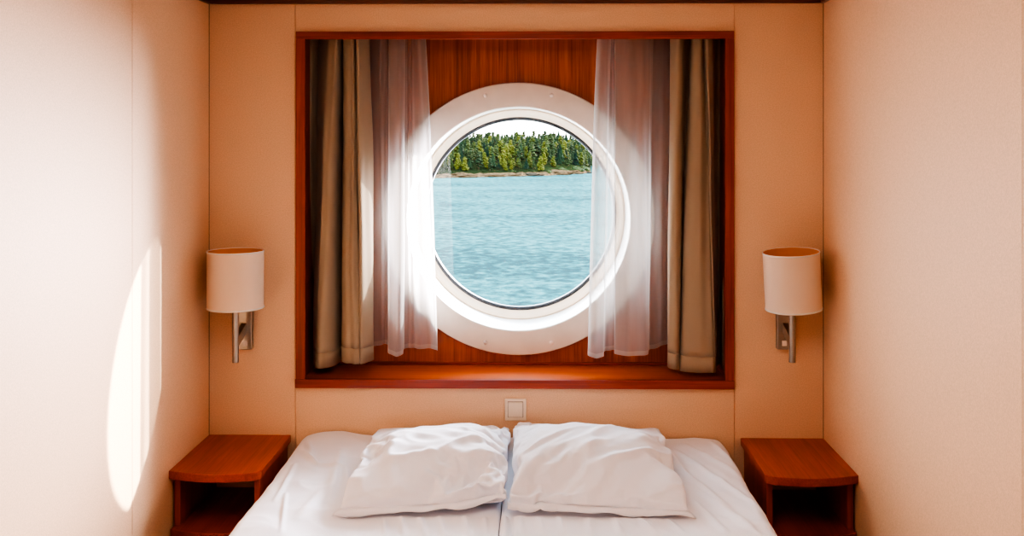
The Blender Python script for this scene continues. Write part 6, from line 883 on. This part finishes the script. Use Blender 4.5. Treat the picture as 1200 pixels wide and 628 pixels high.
def pillow(key, sx, sy, sz, ox, oy, label):
    NU, NV = 54, 68
    a = np.array(PILLOW_SHAPE[key], dtype=np.int64).reshape(3, NV, NU)
    T = np.cumsum(np.cumsum(a, 1), 2).transpose(1, 2, 0) / 3000.0
    # crisper creases: exaggerate what stands out from the smoothed cloth
    S = T.copy()
    for _ in range(14):
        Q = S.copy(); Q[1:-1, 1:-1] = (S[:-2, 1:-1] + S[2:, 1:-1] + S[1:-1, :-2] + S[1:-1, 2:]) / 4; S = Q
    T = T + 1.45 * (T - S)
    tv = []
    for j in range(NV):
        for i in range(NU):
            p = T[j, i]; fr = max(0.0, min(1.0, (-.35 - p[1]) / .45))
            bk = max(0.0, min(1.0, (p[1] + .50) / .42)); bk = bk * bk * (3 - 2 * bk)
            z = p[2] * sz * (1 - .50 * bk) - .030 * fr * fr
            u_, v_ = i / (NU - 1) * 2 - 1, j / (NV - 1) * 2 - 1
            ed = max(0, 1 - u_ ** 4) * max(0, 1 - v_ ** 4)
            q = Vector((p[0] * 5 + p[1] * 4.5 * (-1 if key == 'R' else 1), p[1] * 4.5 - p[0] * 2.0, 3.3 if key == 'L' else 9.1))
            q += Vector((noise.noise(q * .9), noise.noise(q * .9 + Vector((4, 4, 4))), 0)) * .6
            z += ed * (.022 * (1 - abs(noise.noise(q)) * 2.2) ** 3 * max(.15, .8 - .9 * bk) + .0055 * (1 - abs(noise.noise(q * 2.3)) * 2) * (1 - bk))
            xx = (p[0] + ox[0]) * sx + ox[1]; xx = min(xx, -.0965) if key == 'L' else max(xx, -.0925)
            tv.append((xx, (p[1] + .06) * sy + oy, BZ + .019 + max(z, -.006 + .3 * max(0, p[2] - .02))))
    ti = lambda i, j: j * NU + i
    vs = list(tv); idx = {}
    for j in range(1, NV - 1):
        for i in range(1, NU - 1):
            x, y, z = tv[ti(i, j)]
            e = min(i, NU - 1 - i, (NV - 1 - j) * .8, j * .8) / 7.0; k = max(0.0, 1 - e) ** 2
            u = i / (NU - 1); v = j / (NV - 1)
            zb = (tv[ti(0, j)][2] * (1 - u) + tv[ti(NU - 1, j)][2] * u) if min(i, NU - 1 - i) < min(j, NV - 1 - j) else (tv[ti(i, 0)][2] * (1 - v) + tv[ti(i, NV - 1)][2] * v)
            idx[i, j] = len(vs); vs.append((x, y, min(z - .001, (BZ + .011) * (1 - k) + zb * k)))
    bi = lambda i, j: idx.get((i, j), ti(i, j))
    fs = []
    for j in range(NV - 1):
        for i in range(NU - 1):
            fs.append((ti(i, j), ti(i + 1, j), ti(i + 1, j + 1), ti(i, j + 1)))
            fs.append((bi(i, j), bi(i, j + 1), bi(i + 1, j + 1), bi(i + 1, j)))
    me = bpy.data.meshes.new('pillow'); me.from_pydata(vs, [], fs); me.update()
    o = link('pillow', me, M['pillow'], None, True)
    o.modifiers.new('smooth', 'SUBSURF').levels = 1; o.modifiers['smooth'].render_levels = 1
    tag(o, label, 'pillow', 'white pillows')
    # flat stitched hem along the front seam
    hv = []
    row = [Vector(tv[ti(i, 0)]) for i in range(NU)]
    for i, p in enumerate(row):
        f = i / (NU - 1)
        wv = noise.noise(Vector((f * 6, ox[1] * 9, 2))) * .018
        e = (f * 2 - 1)
        out = Vector(((e ** 5 * .016 if e * (1 if key == 'R' else -1) > 0 else 0), -.024, -.010 + wv))
        q = p + out; q.z = max(q.z, BZ + .008)
        hv += [tuple(p + Vector((0, .004, 0))), tuple(p * .5 + q * .5 + Vector((0, 0, .003))), tuple(q)]
    hf = [(i * 3 + k, i * 3 + 3 + k, i * 3 + 4 + k, i * 3 + 1 + k) for i in range(NU - 1) for k in range(2)]
    me = bpy.data.meshes.new('hem'); me.from_pydata(hv, [], hf)
    h = link('hem', me, M['pillow'], o, True); h.modifiers.new('thick', 'SOLIDIFY').thickness = .002
    return o
pillow('L', .875, .985, .80, (.068, -.096), -.03, 'white pillow on the left half of the bed, deeply creased at its lower right')
pillow('R', .905, .98, .81, (-.058, -.093), -.03, 'white pillow on the right half of the bed, with a pointed lower right corner')
#ENDPILLOWS

# ------------------------------------------------------------------ outside: sea, island, forest
SEA = -18.4
def wd(px, dist, z): p = W(px, 200, dist); return Vector((p.x, dist, z))
bm = bmesh.new()
bm.faces.new([bm.verts.new(p) for p in ((-900, 1.2, SEA), (900, 1.2, SEA), (2500, 3000, SEA), (-2500, 3000, SEA))])
tag(obj('sea_water', bm, M['water']), 'turquoise rippled sea outside the porthole', kind='structure')

M['ground'] = rock_mat('forest_floor', (.006, .013, .005), (.020, .024, .009))
M['rock'] = rock_mat('shore_granite', (.025, .018, .012), (.15, .088, .046))
M['rock_dark'] = rock_mat('shore_granite_dark', (.015, .014, .012), (.06, .045, .03))
M['bark'] = plain('bark', (.05, .035, .02), .9)
LEAF = {'spruce': leaf_mat('spruce_needles', (.005, .018, .013), (.030, .056, .022)),
        'pine': leaf_mat('pine_needles', (.010, .026, .013), (.075, .092, .024)),
        'birch': leaf_mat('birch_leaves', (.024, .040, .008), (.13, .125, .018)),
        'far': leaf_mat('far_forest_haze', (.02, .055, .055), (.05, .10, .09))}  # far trees lighter and bluer: haze put into the leaf colour
# island body: shore line sampled in px, rising inland
def shore_d(px):           # distance of the shoreline
    py = 208.5 - (px - 530) * .024 if px < 640 else 205.9 - (px - 640) * .06
    return (H - SEA) * F / (py - HY) - D
def ridge(px): return max(0.0, 1 - max(0, (px - 660) / 45.0))
def ground_z(px, back):    # height above the sea, back = metres behind the shoreline
    k = ridge(px)
    return min(back, 3) * .5 * min(1, k * 2) + 14.0 * k * (1 - math.exp(-max(0, back - 3) / 55.0))
isl = []
NU, NV = 96, 22
def PI_(s, t):
    px = 330 + s * 362; back = -4 + 190 * t ** 1.6
    d = shore_d(px) + back + 3 * noise.noise(Vector((px * .12, 1, 0)))
    z = SEA + (ground_z(px, back) if back > 0 else back * .4) + .7 * noise.noise(Vector((px * .3, back * .2, 5))) * min(1, max(0, back + 1) / 4)
    return wd(px, d, z)
o = grid_mesh('island_ground', PI_, NU, NV, [M['rock'], M['ground']])
for p in o.data.polygons:
    j = p.index // (NU - 1)
    p.material_index = 0 if j < 3 else 1
    p.use_smooth = False
tag(o, 'wooded rocky island across the water', kind='structure')
def PF(s, t):
    px = 655 + s * 120; back = -6 + 150 * t
    return wd(px, 735 + back, SEA + (back * .12 if back < 0 else back * .10))
tag(grid_mesh('far_shore_ground', PF, 20, 6, M['ground']), 'distant wooded shore behind the island tip', kind='structure')
ROCKS = []
def rock(px, back, w, dpt, h, label, m='rock', seed=0, pyoff=0):
    bm = bmesh.new(); bmesh.ops.create_icosphere(bm, subdivisions=4, radius=1)
    for v in bm.verts:
        q = v.co.copy(); k = .86 + .28 * noise.noise(q * 1.6 + Vector((seed, 0, 0))) + .14 * noise.noise(q * 4 + Vector((0, seed, 0)))
        v.co = Vector((q.x * w * k, q.y * dpt * k * .8, q.z * h * k * .75))
    c = wd(px, shore_d(px) + back, SEA + h * .25 + pyoff); bm.transform(Matrix.Translation(c))
    ROCKS.append((c.x, c.y, w * 1.0, dpt * .95)); o = obj('shore_rock', bm, M[m]); tag(o, label, 'rock')
    return o
rock(540, 3, 9, 4, 2.6, 'pale sloping granite outcrop at the left end of the island shore', seed=1)
rock(572, 2, 9, 3, 1.6, 'low dark granite ledge in the middle of the island shore', 'rock', seed=4)
rock(597, 2.5, 8, 3, 1.5, 'pale granite ledge at the waterline under the bright birches', seed=6)
rock(622, 2, 7, 3, 1.5, 'low dark rock at the waterline right of the middle of the shore', 'rock_dark', seed=8)
rock(650, 5, 10, 4, 3.0, 'large tan granite slope near the right tip of the island', seed=10)
rock(668, 5, 8, 3, 2.2, 'tan granite tongue ending the island on the right', seed=12)
rock(689, 1, 3.2, 1.2, .8, 'small dark skerry just off the right tip of the island', 'rock_dark', seed=15)

def tree_mesh(kind, seed):
    rnd = random.Random(seed); bm = bmesh.new()
    h = 12.0
    bmesh.ops.create_cone(bm, cap_ends=True, segments=6, radius1=.22, radius2=.08, depth=h * .8, matrix=Matrix.Translation((0, 0, h * .4)))
    for f in bm.faces: f.material_index = 1
    nb = len(bm.faces)
    if kind == 'spruce':
        tiers = 9
        for k in range(tiers):
            z = h * (.12 + .8 * k / tiers); r = 2.5 * (1 - k / (tiers + .6)) + .15; n = 11
            top = bm.verts.new((0, 0, z + h * .19)); ring = []
            for i in range(2 * n):
                a = PI * i / n + rnd.random() * .2; rr = r * (1.0 if i % 2 else .62) * rnd.uniform(.8, 1.15)
                ring.append(bm.verts.new((rr * math.cos(a), rr * math.sin(a), z + rnd.uniform(-.3, .25) - (.35 if i % 2 else 0))))
            for i in range(2 * n): bm.faces.new((top, ring[i], ring[(i + 1) % (2 * n)]))
    else:
        cl = 15 if kind == 'pine' else 17
        for k in range(cl):
            f = k / (cl - 1)
            z = h * ((.24 + .72 * f) if kind == 'pine' else (.14 + .78 * f))
            sp = (2.0 if kind == 'pine' else 2.1) * math.sin(PI * min(1, .25 + .7 * f)) ** .8
            a = k * 2.4 + rnd.random(); R = sp * rnd.uniform(.35, .85) * (1 - f * .6)
            r = (1.25 if kind == 'pine' else 1.35) * rnd.uniform(.7, 1.1) * (1 - .35 * f)
            mt = Matrix.Translation((R * math.cos(a), R * math.sin(a), z)) @ Matrix.Diagonal((1, 1, .72 if kind == 'pine' else 1.0, 1))
            g = bmesh.ops.create_icosphere(bm, subdivisions=2, radius=r, matrix=mt)
            for v in g['verts']:
                c = Vector((R * math.cos(a), R * math.sin(a), z)); d = v.co - c
                v.co = c + d * (1 + .55 * noise.noise(v.co * 1.9 + Vector((seed, k, 0))))
    me = bpy.data.meshes.new(kind + '_tree'); bm.to_mesh(me); bm.free()
    me.materials.append(LEAF[kind if kind in LEAF else 'far']); me.materials.append(M['bark'])
    return me
TM = {k: [tree_mesh(k, s) for s in range(3)] for k in ('spruce', 'pine', 'birch')}
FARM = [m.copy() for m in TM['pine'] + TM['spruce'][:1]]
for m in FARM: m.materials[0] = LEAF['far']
TL = {('spruce', 0): 'dark pointed spruce in the front row of trees along the island shore',
      ('pine', 0): 'round-crowned green pine in the front row of trees along the island shore',
      ('birch', 0): 'yellow-green birch in the front row of trees along the island shore',
      ('spruce', 1): 'dark pointed spruce in the middle of the island forest',
      ('pine', 1): 'round-crowned green pine in the middle of the island forest',
      ('birch', 1): 'yellow-green birch in the middle of the island forest',
      ('spruce', 2): 'dark pointed spruce on the skyline of the island forest',
      ('pine', 2): 'round-crowned green pine on the skyline of the island forest',
      ('birch', 2): 'yellow-green birch on the skyline of the island forest'}
def plant(kind, me, loc, s, rz, label, group):
    o = bpy.data.objects.new(kind + '_tree', me); C.objects.link(o)
    o.location = loc; o.scale = (s[0], s[0], s[1]); o.rotation_euler = (0, 0, rz)
    tag(o, label, 'tree', group)
rt = random.Random(11)
def crown(me): return max(math.hypot(v.co.x, v.co.y) for v in me.vertices)
CR = {m.name: crown(m) for k in TM for m in TM[k]}
for m in FARM: CR[m.name] = crown(m)
placed = []; count = 0
tries = 0
while count < 600 and tries < 60000:
    tries += 1
    px = rt.uniform(498, 702) if count < 470 else rt.uniform(385, 498)
    if tries > 32000 and count < 470: count = 470
    back = 2.8 + 136 * rt.random() ** 1.25
    if ridge(px) < .12: continue
    if px > 640 and back < 5 + (px - 640) * .35: continue
    fr = back < 16
    kd = rt.choices(['spruce', 'pine', 'birch'], [.26, .46, .28] if back < 50 else [.36, .50, .14])[0]
    if back < 40 and (585 < px < 606 or 628 < px < 642): kd = 'birch'
    s = rt.uniform(.52, .86) * (.62 + .38 * min(1, ridge(px) * 1.4)) * (.82 if fr else 1)
    me = rt.choice(TM[kd]); w = s * rt.uniform(1.1, 1.5)
    c = wd(px, shore_d(px) + back, SEA + ground_z(px, back) - .4)
    r = CR[me.name] * w
    if any((c.x - q[0]) ** 2 + (c.y - q[1]) ** 2 < ((r + q[2]) * .97) ** 2 for q in placed): continue
    if any(abs(c.x - q[0]) < q[2] + r and abs(c.y - q[1]) < q[3] + r for q in ROCKS): continue
    placed.append((c.x, c.y, r)); count += 1
    zone = 0 if back < 24 else (1 if back < 85 else 2)
    plant(kd, me, c, (w, s), rt.uniform(0, 6.28), TL[kd, zone], f"{'front row' if zone == 0 else 'middle' if zone == 1 else 'skyline'} {kd} trees of the island forest")
bm = bmesh.new(); ru = random.Random(5)
for k in range(2500):
    px = ru.uniform(500, 690); back = 3.0 + 26 * ru.random() ** 1.8
    if ridge(px) < .25: continue
    c = wd(px, shore_d(px) + back, SEA + ground_z(px, back) + .2); r = ru.uniform(.6, 1.5)
    if any((c.x - q[0]) ** 2 + (c.y - q[1]) ** 2 < (q[2] + r * 1.6) ** 2 for q in placed): continue
    if any(abs(c.x - q[0]) < q[2] + r * 1.6 and abs(c.y - q[1]) < q[3] + r * 1.6 for q in ROCKS): continue
    g = bmesh.ops.create_icosphere(bm, subdivisions=1, radius=r, matrix=Matrix.Translation(c) @ Matrix.Diagonal((1.3, 1, .8, 1)))
    for v in g['verts']: v.co += (v.co - c) * .5 * noise.noise(v.co * 1.7)
LEAF['bush'] = leaf_mat('bush_leaves', (.014, .03, .012), (.07, .085, .02), .5)
tag(obj('shore_undergrowth', bm, LEAF['bush']), 'low green undergrowth along the island shore', 'bushes', kind='stuff')
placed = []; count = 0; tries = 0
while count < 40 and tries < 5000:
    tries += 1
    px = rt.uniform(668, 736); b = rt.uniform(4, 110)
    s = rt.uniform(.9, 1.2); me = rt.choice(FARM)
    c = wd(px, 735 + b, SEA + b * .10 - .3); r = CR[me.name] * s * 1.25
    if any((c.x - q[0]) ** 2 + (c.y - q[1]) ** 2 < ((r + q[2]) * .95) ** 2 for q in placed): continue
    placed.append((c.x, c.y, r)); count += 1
    plant('pine', me, c, (s * 1.25, s), rt.uniform(0, 6), 'bluish haze-tinted tree of the distant forest behind the right tip of the island', 'distant shore trees')

# ------------------------------------------------------------------ light
def lamp_data(name, kind, energy, col, loc, direction, **kw):
    l = bpy.data.lights.new(name, kind); l.energy = energy; l.color = col
    for k, v in kw.items(): setattr(l, k, v)
    o = bpy.data.objects.new(name, l); C.objects.link(o); o.location = loc
    o.rotation_euler = Vector(direction).to_track_quat('-Z', 'Y').to_euler()
    return o
SUN = Vector((-1.1, -1.0, -.38))
lamp_data('sun', 'SUN', 34.0, (1, .93, .84), (20, 25, 12), SUN, angle=math.radians(.6))
# added area lamp standing in for the sun's glow and glitter on the sea
ga = math.radians(33); g = Vector((math.sin(ga), math.cos(ga), 0)) * 26
lamp_data('sun_glow', 'AREA', 260000, (.97, .91, 1), (g.x, g.y + .3, 4.6), -g, shape='RECTANGLE', size=18.0, size_y=18.0)
ga = math.radians(-36); g = Vector((math.sin(ga), math.cos(ga), 0)) * 26
lamp_data('sky_fill', 'AREA', 65000, (.93, .93, 1), (g.x, g.y + .3, 1.3), -g, shape='RECTANGLE', size=30.0, size_y=26.0)  # added area lamp brightening the right wall
# daylight portal at the pane
p = lamp_data('daylight_portal', 'AREA', 1, (1, 1, 1), (pc.x, GY + .03, pc.z), (0, -1, 0), shape='DISK', size=2 * GR)
p.data.cycles.is_portal = True
# added fill light under the ceiling, out of view above the bed's foot
lamp_data('cabin_fill_light', 'AREA', 14, (1, .90, .82), (-.1, -1.9, ZC - .03), (0, .0, -1), shape='RECTANGLE', size=.9, size_y=.9)

w = bpy.data.worlds.new('sky'); bpy.context.scene.world = w; w.use_nodes = True
nt = w.node_tree; nt.nodes.clear()
out = nt.nodes.new('ShaderNodeOutputWorld'); bg = nt.nodes.new('ShaderNodeBackground')
tc = nt.nodes.new('ShaderNodeTexCoord'); sp = nt.nodes.new('ShaderNodeSeparateXYZ')
nt.links.new(tc.outputs['Generated'], sp.inputs[0])
c = ramp(nt, sp.outputs['Z'], [(0, (1.0, .97, .96)), (.06, (1, .98, .98)), (.35, (.80, .92, 1.0)), (1, (.45, .70, 1.0))])
st = ramp(nt, sp.outputs['Z'], [(0, (.42, .42, .42)), (.02, (.42, .42, .42)), (.25, (.75, .75, .75)), (1, (.7, .7, .7))])
mu = nt.nodes.new('ShaderNodeMath'); mu.operation = 'MULTIPLY'; mu.inputs[1].default_value = 17.0
nt.links.new(st, mu.inputs[0]); nt.links.new(mu.outputs[0], bg.inputs[1]); nt.links.new(c, bg.inputs[0])
nt.links.new(bg.outputs[0], out.inputs[0])

# ------------------------------------------------------------------ camera and view
cam = bpy.data.cameras.new('camera'); co = bpy.data.objects.new('camera', cam); C.objects.link(co)
co.location = (0, -D, H); co.rotation_euler = (PI / 2, 0, TH)
cam.sensor_width = 36; cam.lens = 36 * F / 1200; cam.shift_x = -16 / 1200; cam.shift_y = -154 / 1200
cam.clip_start = .05; cam.clip_end = 6000
sc = bpy.context.scene; sc.camera = co
sc.view_settings.view_transform = 'AgX'; sc.view_settings.look = 'AgX - High Contrast'; sc.view_settings.exposure = -0.12
sc.cycles.max_bounces = 10; sc.cycles.diffuse_bounces = 6; sc.cycles.transparent_max_bounces = 16
sc.cycles.sample_clamp_indirect = 6.0
